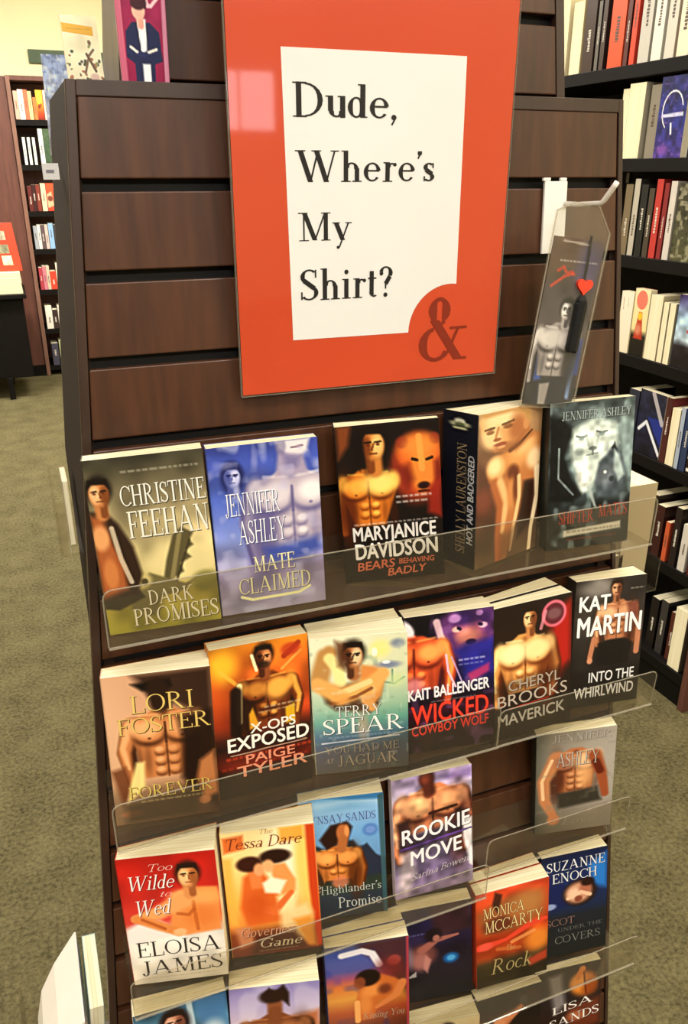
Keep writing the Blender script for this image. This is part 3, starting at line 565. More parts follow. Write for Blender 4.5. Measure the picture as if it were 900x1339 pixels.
@art
def Wick(p):
    p.G((0, '#16101c'), (.3, '#231634'), (.5, '#1f1a4a'), (.62, '#1c1220'), (.7, '#2e1420'), (.85, '#241318'), (1, '#201517')); p.N(.2, 6)
    p.P([(.36, .16), (.4, .04), (.5, .0), (1, 0), (1, .22), (.92, .3), (.8, .32), (.64, .36), (.52, .34), (.44, .26)], '#5e3468', soft=.04); p.N(.35, 10, '#9a6aa0', .6)
    p.L([(.36, .06), (.4, .16), (.48, .28)], [.04, .035, .03], '#ecc6cc', .85); p.B(.68, .05, .12, .06, '#33204e', .9, .6); p.B(.9, .06, .09, .06, '#3b2450', .9, .6); p.B(.56, .05, .07, .03, '#b98ac0', .8); p.B(.84, .03, .04, .02, '#b98ac0', .7)
    p.P([(.54, .12), (.84, .1), (.9, .2), (.78, .28), (.62, .28)], '#a0586e', .9, .04); p.B(.7, .18, .12, .05, '#da8a7a', .95, .6); p.B(.58, .13, .05, .02, '#e8b8ae', .9); p.B(.88, .12, .05, .02, '#d9a2b4', .9); p.B(.74, .23, .06, .022, '#2a1630', .95); p.L([(.6, .12), (.62, .13)], .02, '#241238'); p.L([(.84, .11), (.86, .115)], .02, '#241238')
    p.P([(.56, .28), (.66, .24), (1, .22), (1, .46), (.68, .46)], '#2a2a86', .9, .04); p.N(.25, 9)
    p.body(.1, .17, .34, '#f6a25a', '#c4512e', '#4e1813', lit=1, arms=(0, 1), bot=1.75, taper=.7); p.B(.08, .5, .12, .06, '#c9808a', .85, .6)
    p.P([(0, .02), (.14, .08), (.1, .14), (0, .14)], '#efe6ea', .9, .02); p.P([(.04, .0), (.3, .02), (.26, .14), (.14, .14)], '#120d12', soft=.02)
    p.L([(.46, .3), (.48, .42), (.56, .54)], .012, '#d9b6c6', .9); p.L([(.52, .32), (.64, .52)], .008, '#b59ac4', .8); p.P([(.7, .46), (.95, .4), (.95, .46), (.74, .52)], '#b23a68', .85, .02)
    p.small(.6, .9, .345, '#cfd0ec', .014); p.small(.6, .88, .38, '#8d8fc4', .012)
    p.text('KAIT BALLENGER', .02, .95, .52, .6, '#f2ecee', 'sans', bold=1.6, tilt=-.02); p.small(.28, .8, .625, '#a39a9c', .008)
    p.text('WICKED', .05, .94, .645, .785, '#ee3f2c', 'sans', bold=.9, shadow='#5e130e', tilt=-.02); p.text('COWBOY WOLF', .05, .94, .795, .865, '#ea3b2c', 'sans', bold=.8, tilt=-.02)
@art
def Mav(p):
    p.G((0, '#221612'), (.4, '#2c1b15'), (.65, '#261a16'), (.8, '#2a221e'), (1, '#2b241f'))
    p.P([(.72, .12), (1, .05), (1, .5), (.86, .62), (.76, .4)], '#b3241c', .9, .06); p.B(.77, .13, .16, .1, '#d06a7a', 1, .08); p.B(.77, .13, .125, .078, '#5d2630', 1, .1); p.B(.77, .13, .09, .04, '#7a5a5c', .8)
    p.L([(.66, .1), (.6, .22)], .02, '#d78a98', .8)
    p.body(.4, .27, .34, '#f6dd9c', '#d99a58', '#5f2a12', lit=-1, arms=(1, 1), bot=1.9); p.B(.26, .36, .16, .08, '#f9e8b2', .9, .5); p.B(.54, .36, .16, .08, '#f6dda0', .9, .5)
    p.head(.46, .12, .1, '#21130e', '#f3cf9c', '#c08350', '#5a2c18', lit=-1)
    p.P([(.0, .58), (.98, .54), (.98, .64), (.0, .68)], '#241813', .5, .05)
    p.text('CHERYL', .18, .86, .565, .645, '#b0a090', 'sans', bold=.2, shadow='#30221c'); p.text('BROOKS', .04, .95, .665, .755, '#b9aa9a', 'sans', bold=.3, shadow='#30221c'); p.L([(.2, .78), (.7, .765)], .006, '#a03028', .9)
    p.text('MAVERICK', .04, .92, .815, .9, '#cbc5bd', 'sans', bold=.8)
@art
def Whirl(p):
    p.G((0, '#2e2826'), (.4, '#3a332e'), (.6, '#26211f'), (1, '#221e1d')); p.B(.3, .06, .22, .07, '#8d8780', .8, .6); p.N(.2, 6)
    p.body(.62, .2, .25, '#e5b48a', '#b07552', '#4d2a1c', lit=-1, arms=(1, 1), bot=2.0); p.P([(.36, .5), (.54, .48), (.74, .48), (.86, .52), (.82, .68), (.36, .68)], '#1d1918', soft=.02)
    p.L([(.3, .46), (.26, .6)], .035, '#b57a5c'); p.L([(.94, .4), (.93, .6)], .04, '#b57a5c'); p.B(.26, .63, .04, .025, '#c38a6c'); p.P([(.74, .2), (.9, .2), (.92, .32), (.78, .32)], '#6d3a30', .8, .03)
    p.head(.58, .08, .085, '#2a1b14', '#d9a982', '#a26c4c', '#4a2a1e', lit=-1); p.small(.78, .97, .09, '#aaa39c', .012)
    p.text('KAT', .06, .5, .12, .235, '#f5f3f0', 'sans', bold=1.6, shadow='#3a332f'); p.text('MARTIN', .05, .97, .28, .43, '#f7f5f2', 'sans', bold=1.6, shadow='#3a332f')
    p.text('INTO THE', .26, .92, .725, .805, '#e6e3df', 'sans', bold=.8); p.text('WHIRLWIND', .06, .93, .84, .925, '#e6e3df', 'sans', bold=.8)
@art
def Elo(p):
    p.G((0, '#b3241c'), (.3, '#c03028'), (.5, '#c9443a'), (.58, '#dcc0b0'), (.64, '#ece6dc'), (1, '#ddd2c0')); p.N(.1, 6)
    p.P([(0, .55), (.2, .48), (.36, .5), (.5, .6), (.6, .64), (0, .66)], '#eae2dc', soft=.03)
    p.P([(.52, .3), (.7, .26), (.98, .28), (1.0, .36), (.98, .62), (.6, .64), (.46, .56)], '#e08e50', soft=.02); p.B(.62, .34, .14, .06, '#f0b070', .9, .6); p.B(.86, .35, .14, .06, '#eba664', .9, .6); p.B(.8, .5, .16, .08, '#d97a3c', .8, .7); p.L([(.72, .38), (.74, .6)], .02, '#b8602c', .7); p.L([(.55, .46), (.66, .48), (.72, .44)], .02, '#b05a2a', .7)
    p.L([(.62, .36), (.36, .44), (.12, .47)], [.1, .085, .05], '#e5a266'); p.L([(.12, .47), (.34, .54), (.54, .61)], [.05, .06, .05], '#d9884c'); p.L([(.18, .48), (.4, .57)], .018, '#a8552a', .7); p.B(.55, .61, .07, .03, '#edb482')
    p.head(.7, .17, .12, '#2a1712', '#f2c08c', '#d58e58', '#8a4a28', lit=-1)
    p.text('Too', .32, .56, .06, .115, '#efc0b4', slant=.3, bold=.6); p.text('Wilde', .1, .56, .14, .25, '#f6ece6', slant=.3, bold=.8, shadow='#6d1a16'); p.text('to', .4, .52, .27, .315, '#efc0b4', slant=.3, bold=.6); p.text('Wed', .14, .5, .33, .45, '#f6ece6', slant=.3, bold=.8, shadow='#6d1a16')
    p.text('ELOISA', .08, .95, .66, .78, '#2d2620', bold=.9); p.text('JAMES', .1, .95, .815, .93, '#3a322a', bold=.9); p.small(.15, .9, .955, '#b5a994', .008)
@art
def Tess(p):
    p.G((0, '#f0d9a0'), (.3, '#efd08a'), (.55, '#eab058'), (.75, '#d88a40'), (.82, '#8a4a2c'), (1, '#6e3424')); p.B(.68, .3, .24, .25, '#fbf0d6', .9, .8); p.B(.86, .3, .1, .3, '#e8c45c', .8, .6)
    p.P([(.02, .04), (.24, .03), (.24, .14), (.02, .16)], '#d2662e', .9, .02); p.P([(.62, .0), (.88, 0), (.88, .1), (.62, .12)], '#e0a040', .9, .03); p.P([(.9, 0), (1, 0), (1, .98), (.94, .98), (.9, .5)], '#c2451f', 1, .02); p.P([(.0, .2), (.1, .2), (.1, .74), (.0, .74)], '#e2ae50', .8, .03)
    p.P([(.2, .36), (.36, .28), (.5, .42), (.62, .6), (.58, .74), (.2, .76), (.14, .6)], '#d2672e', soft=.03); p.P([(.26, .3), (.4, .26), (.4, .46), (.28, .46)], '#e08048', soft=.02)
    p.P([(.5, .28), (.66, .28), (.76, .42), (.74, .56), (.6, .56), (.52, .42)], '#e29858', soft=.02); p.P([(.4, .42), (.5, .38), (.66, .42), (.58, .52), (.42, .5)], '#f8ecd0', soft=.02); p.P([(.54, .54), (.76, .52), (.72, .7), (.56, .68)], '#f1dca4', soft=.03)
    p.B(.28, .26, .14, .06, '#3a1a12', soft=.25); p.B(.56, .22, .17, .055, '#2d1610', soft=.25); p.B(.38, .31, .06, .05, '#e6a070'); p.B(.48, .29, .06, .05, '#e8ac78')
    p.L([(.3, .6), (.5, .66), (.7, .52)], [.05, .05, .03], '#d9703a'); p.B(.32, .6, .12, .1, '#c0501f', .7, .7); p.P([(.56, .66), (.86, .62), (.92, .7), (.88, .96), (.72, .88), (.56, .8)], '#eccf98', .9, .04)
    p.P([(.7, .74), (.9, .72), (.94, .98), (.84, .97)], '#e0933c', .9, .03); p.P([(.06, .76), (.22, .76), (.26, .9), (.1, .93)], '#c98a66', .8, .03); p.P([(.28, .84), (.7, .82), (.82, .98), (.2, 1)], '#4a2a1e', .85, .04)
    p.text('Tessa Dare', .06, .86, .05, .135, '#7a2a1a', slant=.25, bold=.8); p.text('The', .42, .56, .0, .035, '#9a4a2a', slant=.25, bold=.6)
    p.text('Governess', .12, .72, .765, .845, '#d7a284', slant=.22, bold=.75, shadow='#6b3a24'); p.text('Game', .32, .78, .87, .945, '#e3cfae', slant=.22, bold=.85, shadow='#3a2016'); p.small(.3, .74, .965, '#a08468', .01)
@art
def High(p):
    p.G((0, '#5f9ad0'), (.12, '#8cb6dc'), (.3, '#74a4d2'), (.5, '#6b93bd'), (.6, '#3a4450'), (1, '#2a2f38')); p.P([(0, .02), (1, .03), (1, .1), (.6, .06), (.2, .09), (0, .12)], '#a9cbe8', .8, .04); p.P([(.3, .0), (1, 0), (1, .05), (.6, .03)], '#2f6ea8', .8, .02)
    p.P([(0, .38), (.16, .37), (.3, .42), (.5, .36), (.62, .36), (.7, .44), (.78, .4), (.88, .5), (1, .54), (1, .74), (0, .74)], '#23262e', soft=.02); p.P([(.64, .42), (.78, .41), (.9, .52), (1, .55), (1, .74), (.66, .74)], '#2b3040', soft=.02); p.P([(0, .44), (.12, .44), (.2, .6), (.1, .68), (0, .68)], '#6b5a2c', .9, .03)
    p.P([(0, .68), (.5, .7), (1, .66), (1, .8), (0, .8)], '#2f3a2a', .8, .04); p.P([(.93, .02), (1, .0), (1, 1), (.95, 1)], '#3c5a62', .9, .01)
    p.body(.42, .42, .26, '#f0ac62', '#c87c3e', '#55290f', lit=-1, arms=(1, 1), bot=1.7, taper=.6); p.B(.44, .7, .1, .05, '#cc7c5a', .8)
    p.P([(.22, .33), (.36, .22), (.56, .2), (.62, .25), (.56, .36), (.44, .38), (.3, .42)], '#2c1610', soft=.02); p.B(.5, .29, .075, .07, '#b06a3e', soft=.25); p.B(.55, .28, .03, .05, '#d9955c', .9, .5); p.L([(.5, .35), (.48, .42)], .06, '#a8663a')
    p.B(.83, .29, .09, .05, '#4f78b8', .9); p.B(.83, .29, .06, .03, '#7a96d0', .8)
    p.text('LYNSAY SANDS', .06, .9, .135, .2, '#33468c', shadow='#9dbbe0', bold=.9)
    p.text("The", .06, .2, .67, .77, '#c9cdd0', bold=.8); p.text("Highlander's", .2, .93, .72, .79, '#b9c0b8', bold=.8, shadow='#20242a'); p.text('Promise', .4, .93, .83, .92, '#c6c9c4', bold=.85, shadow='#20242a')
@art
def Rook(p):
    p.G((0, '#9a86b8'), (.2, '#c9bcd6'), (.42, '#e9e2ea'), (.5, '#6d5a6c'), (.6, '#3a3040'), (.8, '#5a4a6a'), (1, '#6a5a74')); p.HG((0, '#efe8f2'), (.3, '#a99bbd'), (.7, '#b3a3c4'), (1, '#efe8f0'), a=.25)
    p.P([(.6, .04), (1, .02), (1, .1), (.7, .08)], '#7a66a0', .8, .03)
    p.body(.5, .14, .4, '#e8ad82', '#b87350', '#43201a', lit=-1, arms=(1, 1), bot=1.35, taper=.8); p.B(.34, .26, .14, .07, '#e9b07e', .8, .6); p.B(.68, .24, .15, .07, '#dc9a6e', .9, .6); p.L([(.46, .33), (.8, .31)], .02, '#3a1a14', .9)
    p.B(.43, .04, .1, .07, '#4a2420'); p.B(.43, .03, .07, .04, '#6b3a34', .8); p.L([(.44, .06), (.46, .16)], .07, '#6a3428')
    p.P([(.04, .36), (.2, .34), (.24, .5), (.08, .55)], '#2a1a1c', .9, .03); p.P([(.78, .34), (.94, .36), (.96, .5), (.86, .52)], '#2d1d20', .9, .03)
    p.P([(.06, .5), (.98, .42), (.98, .56), (.06, .62)], '#2f2530', .75, .03); p.P([(.88, .44), (1, .44), (1, .86), (.96, .84), (.88, .6)], '#efe9ec', .95, .02); p.P([(.08, .62), (.2, .62), (.28, .8), (.14, .98), (.04, .9)], '#c9b9bc', .8, .04); p.L([(.08, .585), (.98, .53)], .014, '#5b3f7c', .95)
    p.N(.3, 12)
    p.text('ROOKIE', .1, .97, .425, .545, '#f4eef0', 'sans', bold=1.2, tilt=-.07, shadow='#2a1f28'); p.text('MOVE', .2, .86, .615, .735, '#f4eef0', 'sans', bold=1.2, tilt=-.07, shadow='#2a1f28')
    p.text('Sarina Bowen', .2, .94, .81, .865, '#d9cfd4', slant=.3, bold=.6, tilt=-.08)
@art
def Ash(p):
    p.G((0, '#8d8478'), (.3, '#a39a8e'), (.7, '#8a7f70'), (1, '#544a3e')); p.HG((0, '#3d4038'), (.2, '#7f776a'), (.7, '#b3aaa0'), (1, '#b9b0a8'), a=.6)
    p.body(.5, .2, .3, '#edb98a', '#b9774e', '#4a2418', lit=1, arms=(0, 0), bot=2.2, taper=.7); p.B(.62, .3, .14, .08, '#f2c99c', .9, .6); p.B(.62, .45, .1, .1, '#eeb47a', .8, .7)
    p.L([(.26, .24), (.1, .46), (.12, .66), (.26, .86)], [.1, .08, .07, .05], '#c08258'); p.L([(.2, .26), (.08, .46), (.1, .64)], .022, '#f0c69a', .9); p.L([(.74, .26), (.84, .44), (.9, .66)], [.09, .07, .05], '#9c5434'); p.L([(.76, .32), (.82, .42)], .05, '#5c2214', .9)
    p.P([(.28, .6), (.8, .57), (.86, .72), (.3, .76)], '#3d3830', soft=.03); p.N(.4, 12, '#8d8472', .72); p.B(.24, .87, .08, .05, '#c08058')
    p.B(.36, .3, .1, .06, '#7a4a40', .6, .8)
    p.text('JENNIFER', .2, .94, .02, .09, '#b9b2ac', shadow='#5a5148', bold=.8); p.text('ASHLEY', .26, .8, .2, .33, '#c9c3ba', shadow='#5a4438', bold=.8); p.text('Love', .34, .8, .86, .93, '#a99a88', slant=.3, bold=.6)
@art
def Blue(p):
    p.G((0, '#2c4a62'), (.2, '#5f8898'), (.4, '#3f5a68'), (1, '#20282e')); p.N(.35, 6); p.P([(.62, 0), (1, 0), (1, .3), (.7, .25)], '#4c76a4', .8, .04); p.P([(.56, .0), (.62, .0), (.68, .6), (.6, .6)], '#b9c9d2', .9, .01)
    p.body(.42, .3, .34, '#d49a7c', '#a8644c', '#3c201a', lit=-1, bot=2.2); p.B(.82, .34, .14, .12, '#c9d3d4', .9, .5); p.B(.8, .4, .06, .05, '#39444a', .9)
    p.head(.42, .15, .13, '#2a1a18', '#e0b098', '#b57a62', '#5a3028', lit=-1, beard=.5, hairlong=.3)
@art
def Purp(p):
    p.G((0, '#8a7fb4'), (.2, '#b3a6c8'), (.35, '#cdb8c4'), (.42, '#c08a70'), (1, '#4a2a22')); p.N(.3, 5, '#e9dfe8', .5)
    p.P([(.66, .3), (1, .26), (1, .4), (.66, .42)], '#b0643a', .9, .05); p.body(.5, .3, .36, '#b97a4e', '#7c482c', '#2f1810', lit=-1, bot=2.4)
    p.B(.5, .18, .085, .09, '#8a5436'); p.B(.47, .1, .14, .06, '#2d1a14'); p.P([(.36, .08), (.44, .02), (.5, .06), (.6, .0), (.66, .08), (.66, .2), (.58, .14), (.4, .14)], '#2d1a14', soft=.02); p.L([(.5, .24), (.5, .32)], .08, '#7c482c')
@art
def Sun(p):
    p.G((0, '#4a4a6a'), (.08, '#3c50a8'), (.26, '#4a4a98'), (.34, '#a8486a'), (.42, '#e8742c'), (.55, '#f0a03c'), (.7, '#b84e24'), (1, '#4a241a')); p.HG((.5, '#808080'), (1, '#2a1a20'), a=.25)
    p.P([(.4, 0), (1, 0), (1, .6), (.8, .4), (.62, .2), (.4, .06)], '#4a2422', .85, .06); p.N(.35, 7, '#2c3a90', .62); p.L([(.2, .1), (.44, .08), (.56, .12), (.64, .24)], .045, '#efeaf0', .95); p.B(.82, .22, .08, .05, '#c05a52', .8); p.B(.76, .28, .16, .1, '#7a2c26', .7, .6)
    p.P([(.4, .44), (.66, .34), (.82, .4), (.92, .46), (.8, .6), (.62, .62), (.56, .8), (.36, .8), (.34, .6)], '#c06a34', soft=.02); p.B(.54, .5, .14, .06, '#e29450', .9, .6, -25); p.B(.46, .64, .08, .1, '#d98a4a', .9, .6); p.L([(.92, .46), (.84, .58), (.6, .68)], [.06, .05, .03], '#cc7c48'); p.B(.7, .5, .08, .05, '#5c2a1e', .8, .6); p.L([(.36, .6), (.36, .8)], .035, '#e8a868')
    p.B(.5, .36, .15, .085, '#20110e', soft=.2); p.B(.4, .4, .07, .06, '#8a4a2e', .9)
    p.text('Kissing You', .42, .94, .72, .79, '#b9a288', slant=.25, bold=.7)
    p.P([(.97, 0), (1, 0), (1, 1), (.97, 1)], '#a8404a')
@art
def DarkB(p):
    p.G((0, '#1f1d4a'), (.3, '#2a2040'), (.55, '#231a26'), (1, '#1d1a1c')); p.P([(.4, 0), (1, 0), (1, .3), (.5, .34)], '#3a2226', .9, .05); p.N(.25, 5)
    p.B(.3, .5, .2, .12, '#6a3f3c'); p.B(.26, .56, .12, .1, '#a8706a', .9, .6); p.L([(.3, .44), (.5, .36), (.8, .34)], [.07, .05, .02], '#9c6258'); p.B(.46, .3, .12, .07, '#20141c'); p.B(.5, .34, .05, .035, '#a06a5e'); p.B(.1, .5, .07, .12, '#8f7f92', .7, .6); p.P([(.34, .5), (.42, .56), (.36, .7), (.3, .64)], '#bb827a', .9, .02)
    p.B(.7, .58, .11, .055, '#1f5f9c'); p.B(.7, .58, .06, .03, '#5aa6d8', .9); p.small(.1, .35, .26, '#6a6a9c', .02); p.P([(.06, .72), (.2, .66), (.2, .72)], '#b9b3b3', .8, .01)
@art
def Mon(p):
    p.G((0, '#cf4a2c'), (.2, '#c9552e'), (.5, '#b8421f'), (.68, '#8a3a1e'), (.76, '#3e3420'), (1, '#342c1e')); p.N(.25, 6)
    p.P([(0, .22), (.34, .1), (.9, .1), (.95, .36), (.6, .46), (.1, .44)], '#8c5a34', .8, .06); p.B(.3, .36, .2, .08, '#5a2a1e', .8); p.B(.7, .2, .22, .12, '#b8824c', .8, .7); p.P([(.26, .02), (.36, .06), (.3, .24), (.22, .14)], '#3a201a', .9, .02)
    p.L([(.05, .56), (.4, .54), (.75, .44), (.96, .42)], [.06, .03, .05, .03], '#d84a34'); p.B(.13, .56, .1, .04, '#e05a48'); p.B(.86, .62, .18, .12, '#e08c3a', .9, .6); p.L([(.5, .58), (.8, .52)], .03, '#e0965c', .8); p.L([(.3, .62), (.6, .66)], .03, '#c06a3a', .8); p.P([(.72, .82), (1, .76), (1, .86), (.76, .9)], '#b4462e', .9, .03)
    p.text('MONICA', .1, .66, .16, .27, '#efdc9c', shadow='#5a2a16', bold=.8); p.text('MCCARTY', .12, .92, .3, .42, '#efdc9c', shadow='#5a2a16', bold=.8)
    p.text('The', .42, .54, .6, .66, '#d9b26a', slant=.2, bold=.6); p.text('Rock', .2, .78, .72, .88, '#b3a06a', slant=.2, bold=.7)
@art
def Suz(p):
    p.G((0, '#17203e'), (.3, '#1c2c5a'), (.55, '#1f2a44'), (.62, '#23262c'), (1, '#1f2222')); p.P([(.7, .14), (1, .05), (1, .4), (.8, .36)], '#2f78c4', .95, .05); p.P([(0, .2), (.3, .2), (.4, .5), (0, .56)], '#1b2450', .9, .05); p.B(.12, .49, .1, .03, '#a9b9dc', .8)
    p.B(.58, .4, .26, .13, '#2a1814', soft=.2); p.B(.56, .4, .2, .1, '#cf9c80', .95, .3); p.B(.5, .4, .1, .05, '#e9c4a8', .9, .6); p.B(.66, .37, .09, .06, '#a4644c', .9, .5); p.L([(.4, .44), (.6, .4), (.74, .44)], .03, '#e6bd9e', .9); p.B(.56, .46, .06, .03, '#7a3f2e', .9); p.B(.7, .31, .1, .04, '#2a1613')
    p.text('SUZANNE', .08, .96, .06, .15, '#e6e6ea', shadow='#10182e'); p.text('ENOCH', .16, .84, .175, .265, '#e6e6ea', shadow='#10182e')
    p.text('SCOT', .06, .5, .62, .69, '#8d6a60', bold=.8); p.text('UNDER THE', .24, .94, .72, .755, '#6a6a66', bold=.8); p.text('COVERS', .2, .9, .8, .875, '#77776f', bold=.8)
@art
def Head(p):
    p.G((0, '#e8dcb8'), (.3, '#d9b27a'), (1, '#a8683a')); p.B(.55, .12, .14, .1, '#1a100c', soft=.2); p.body(.5, .4, .34, '#e2a468', '#b8763e', '#5a2c16'); p.head(.52, .2, .13, '#1a100c', '#e8b888', '#bd7c4e', '#6a341c')
@art
def Arm(p):
    p.G((0, '#17120f'), (.4, '#241713'), (1, '#1a100d')); p.L([(.05, .56), (.3, .38), (.66, .2)], [.14, .1, .06], '#b4714e'); p.B(.36, .3, .1, .06, '#cf8c64', .95); p.B(.52, .24, .16, .05, '#c9835c', .9, .5, -25); p.B(.46, .12, .22, .1, '#0f0b0a'); p.B(.72, .13, .07, .04, '#4a4a4e', .8); p.B(.14, .5, .12, .06, '#d0906a', .8, .6)
@art
def Torch(p):
    p.G((0, '#2a1c18'), (.3, '#2a2224'), (.6, '#2c1a14'), (1, '#1f1512')); p.P([(.2, .08), (.4, .06), (.46, .4), (.3, .5)], '#a9a3a4', .7, .05); p.B(.74, .22, .2, .13, '#c97a34'); p.B(.66, .2, .12, .08, '#eaa04e', .9, .6); p.L([(.72, .06), (.66, .14)], .05, '#d0803c'); p.B(.84, .28, .12, .08, '#8a4420', .8, .6); p.L([(.74, .1), (.78, .34)], .015, '#6b2f14', .8); p.P([(.5, .44), (1, .4), (1, .7), (.5, .74)], '#7a3a24', .7, .06); p.B(.62, .56, .14, .05, '#b06a44', .8, .6)
    p.text('LISA', .26, .88, .42, .5, '#efe8e2', shadow='#2a1a14', tilt=-.1); p.text('SANDS', .22, .98, .56, .65, '#efe8e2', shadow='#2a1a14', tilt=-.1)

# ================================================================== the room
def room():
    b = MB(); b.quad((-6, -10, 0), (6, -10, 0), (6, 7, 0), (-6, 7, 0))
    carpet = bpy.data.materials.new('olive_carpet'); carpet.use_nodes = True
    nt = carpet.node_tree; bs = nt.nodes['Principled BSDF']; bs.inputs['Roughness'].default_value = 0.95; bs.inputs['Specular IOR Level'].default_value = 0.1
    tc = nt.nodes.new('ShaderNodeTexCoord')
    n1 = nt.nodes.new('ShaderNodeTexNoise'); n1.inputs['Scale'].default_value = 95; n1.inputs['Detail'].default_value = 5; n1.inputs['Roughness'].default_value = 0.7
    n2 = nt.nodes.new('ShaderNodeTexNoise'); n2.inputs['Scale'].default_value = 9; n2.inputs['Detail'].default_value = 4
    mx = nt.nodes.new('ShaderNodeMath'); mx.operation = 'MULTIPLY_ADD'; mx.inputs[1].default_value = 0.35
    rp = nt.nodes.new('ShaderNodeValToRGB'); rp.color_ramp.elements[0].position = 0.46; rp.color_ramp.elements[1].position = 0.86
    rp.color_ramp.elements[0].color = rgba('#38331f'); rp.color_ramp.elements[1].color = rgba('#726a4b')
    nt.links.new(tc.outputs['Object'], n1.inputs['Vector']); nt.links.new(tc.outputs['Object'], n2.inputs['Vector'])
    nt.links.new(n2.outputs['Fac'], mx.inputs[0]); nt.links.new(n1.outputs['Fac'], mx.inputs[2])
    nt.links.new(mx.outputs[0], rp.inputs['Fac']); nt.links.new(rp.outputs[0], bs.inputs['Base Color'])
    bp = nt.nodes.new('ShaderNodeBump'); bp.inputs['Strength'].default_value = 0.5; bp.inputs['Distance'].default_value = 0.004
    nt.links.new(n1.outputs['Fac'], bp.inputs['Height']); nt.links.new(bp.outputs[0], bs.inputs['Normal'])
    struct(b.build('floor', carpet, fixn=False))
    wall = mat('pale_yellow_wall', '#fbf1c4', 0.85, 0.2, 0.03, 3)
    b = MB(); b.box(-6, 6, 7.0, 7.1, 0, CEIL); struct(b.build('wall_back', wall))
    b = MB(); b.box(1.80, 1.9, -2.6, 7.0, 0, CEIL); struct(b.build('wall_right', wall))
    b = MB(); b.box(6, 6.1, -10, -2.5, 0, CEIL); struct(b.build('wall_right', wall))
    b = MB(); b.box(1.9, 6, -2.6, -2.5, 0, CEIL); struct(b.build('wall_right', wall))
    b = MB(); b.box(-6.1, -6, -10, 7.1, 0, CEIL); struct(b.build('wall_left', wall))
    b = MB()                                             # front wall with a window opening
    b.box(-6.1, 2.05, -10.1, -10, 0, CEIL); b.box(3.0, 6.1, -10.1, -10, 0, CEIL); b.box(2.05, 3.0, -10.1, -10, 0, 2.02); b.box(2.05, 3.0, -10.1, -10, 2.72, CEIL)
    struct(b.build('wall_front', wall))
    b = MB(); b.box(-6.1, 6.1, -10.1, 7.1, CEIL, CEIL + .1); struct(b.build('ceiling', mat('white_ceiling_tile', '#e9e2d2', 0.9, 0.2, 0.05, 12)))
room()

# ================================================================== the display tower
TA = math.radians(4.181)
SA, CA = math.sin(TA), math.cos(TA)
YC = 0.118
PITCH = 0.07533
def half(v): return 0.2874 - 0.081 * v
def hs(v): return min(half(v), .3125)      # the side panels run straight down below the upper third
def FP(u, v, d=0.0): return (u, v * SA - d * CA, v * CA + d * SA + EYE)
def BP(u, v, d=0.0):
    p = FP(-u, v, d); return (p[0], 2 * YC - p[1], p[2])
def LP(s, v, d=0.0): return (-hs(v) - d, YC + s * (v * SA - YC), v * CA + EYE)      # s: 1 front edge .. -1 back edge
def RP(s, v, d=0.0): return (hs(v) + d, YC - s * (v * SA - YC), v * CA + EYE)
def slab(b, P, u0, u1, v0, v1, d0, d1):
    """a board on a face; u0/u1 are functions of v"""
    vk = -.0251 / .081
    if P is BP and v0 < vk - .001 and v1 > vk + .001:
        slab(b, P, u0, u1, v0, vk, d0, d1); v0 = vk
    b.hexa([P(u0(v0), v0, d0), P(u1(v0), v0, d0), P(u1(v0), v0, d1), P(u0(v0), v0, d1), P(u0(v1), v1, d0), P(u1(v1), v1, d0), P(u1(v1), v1, d1), P(u0(v1), v1, d1)])
def slats(name, P, parent, u0, u1, vtop, vbot, first=0.0):
    b = MB(); n = int((vtop - vbot) / PITCH) + 2; hi = vtop; k = 0
    while hi > vbot:
        lo = max(first - PITCH * k + 0.0052, vbot)
        slab(b, P, u0, u1, lo, hi, 0, -0.011); hi = first - PITCH * k - 0.0052; k += 1
    return b.build(name, WOOD, parent, bevel=0.0012)
VT, VB = 0.081, -1.44
tower = thing('display_tower', 'dark walnut slatwall display tower with a narrower upper tier', 'display stand', (0, YC, 0))
def under(o, p):
    o.parent = p; o.matrix_parent_inverse = Matrix.Translation(-Vector(p.location)); return o
def tpart(o): return under(o, tower)
tpart(slats('slat_panel', FP, None, lambda v: -half(v) + .0095, lambda v: half(v) - .0070, VT - .012, VB))
tpart(slats('slat_panel', BP, None, lambda v: -hs(v) + .0095, lambda v: hs(v) - .0070, VT - .012, VB))
SIDE = mat('dark_brown_side_panel', '#271a14', .75, .15, .2, 9, (9, 9, .8))
for P, q in ((LP, .955), (RP, -.955)):
    b = MB(); vk = (.2874 - .3125) / .081
    n0 = [P(q, VB, 0), P(-q, VB, 0), P(-q, VB, -.011), P(q, VB, -.011)]; n1 = [P(q, vk, 0), P(-q, vk, 0), P(-q, vk, -.011), P(q, vk, -.011)]; n2 = [P(q, VT - .001, 0), P(-q, VT - .001, 0), P(-q, VT - .001, -.011), P(q, VT - .001, -.011)]
    b.v += n0 + n1 + n2; b.c += [None] * 12
    for a in (0, 4):
        for k in range(4): b.f.append((a + k, a + (k + 1) % 4, a + 4 + (k + 1) % 4, a + 4 + k))
    b.f += [(3, 2, 1, 0), (8, 9, 10, 11)]
    tpart(b.build('side_panel', SIDE))
b = MB()
for P in (FP, BP):
    e = half if P is FP else hs
    b = MB(); slab(b, P, lambda v: -e(v) + .009, lambda v: e(v) - .0065, VB, VT - .012, -.0115, -.016)
    tpart(b.build('groove_backing', GROOVE))
for P in (FP, BP):
    b = MB()
    e = half if P is FP else hs
    slab(b, P, lambda v: -e(v), lambda v: -e(v) + .0085, VB, VT, .0012, -.016)
    slab(b, P, lambda v: e(v) - .0060, lambda v: e(v), VB, VT, .0012, -.016)
    slab(b, P, lambda v: -e(v) + .0085, lambda v: e(v) - .0060, VT - .0125, VT, .0012, -.016)
    tpart(b.build('edge_trim', WOODTRIM, bevel=.0008))
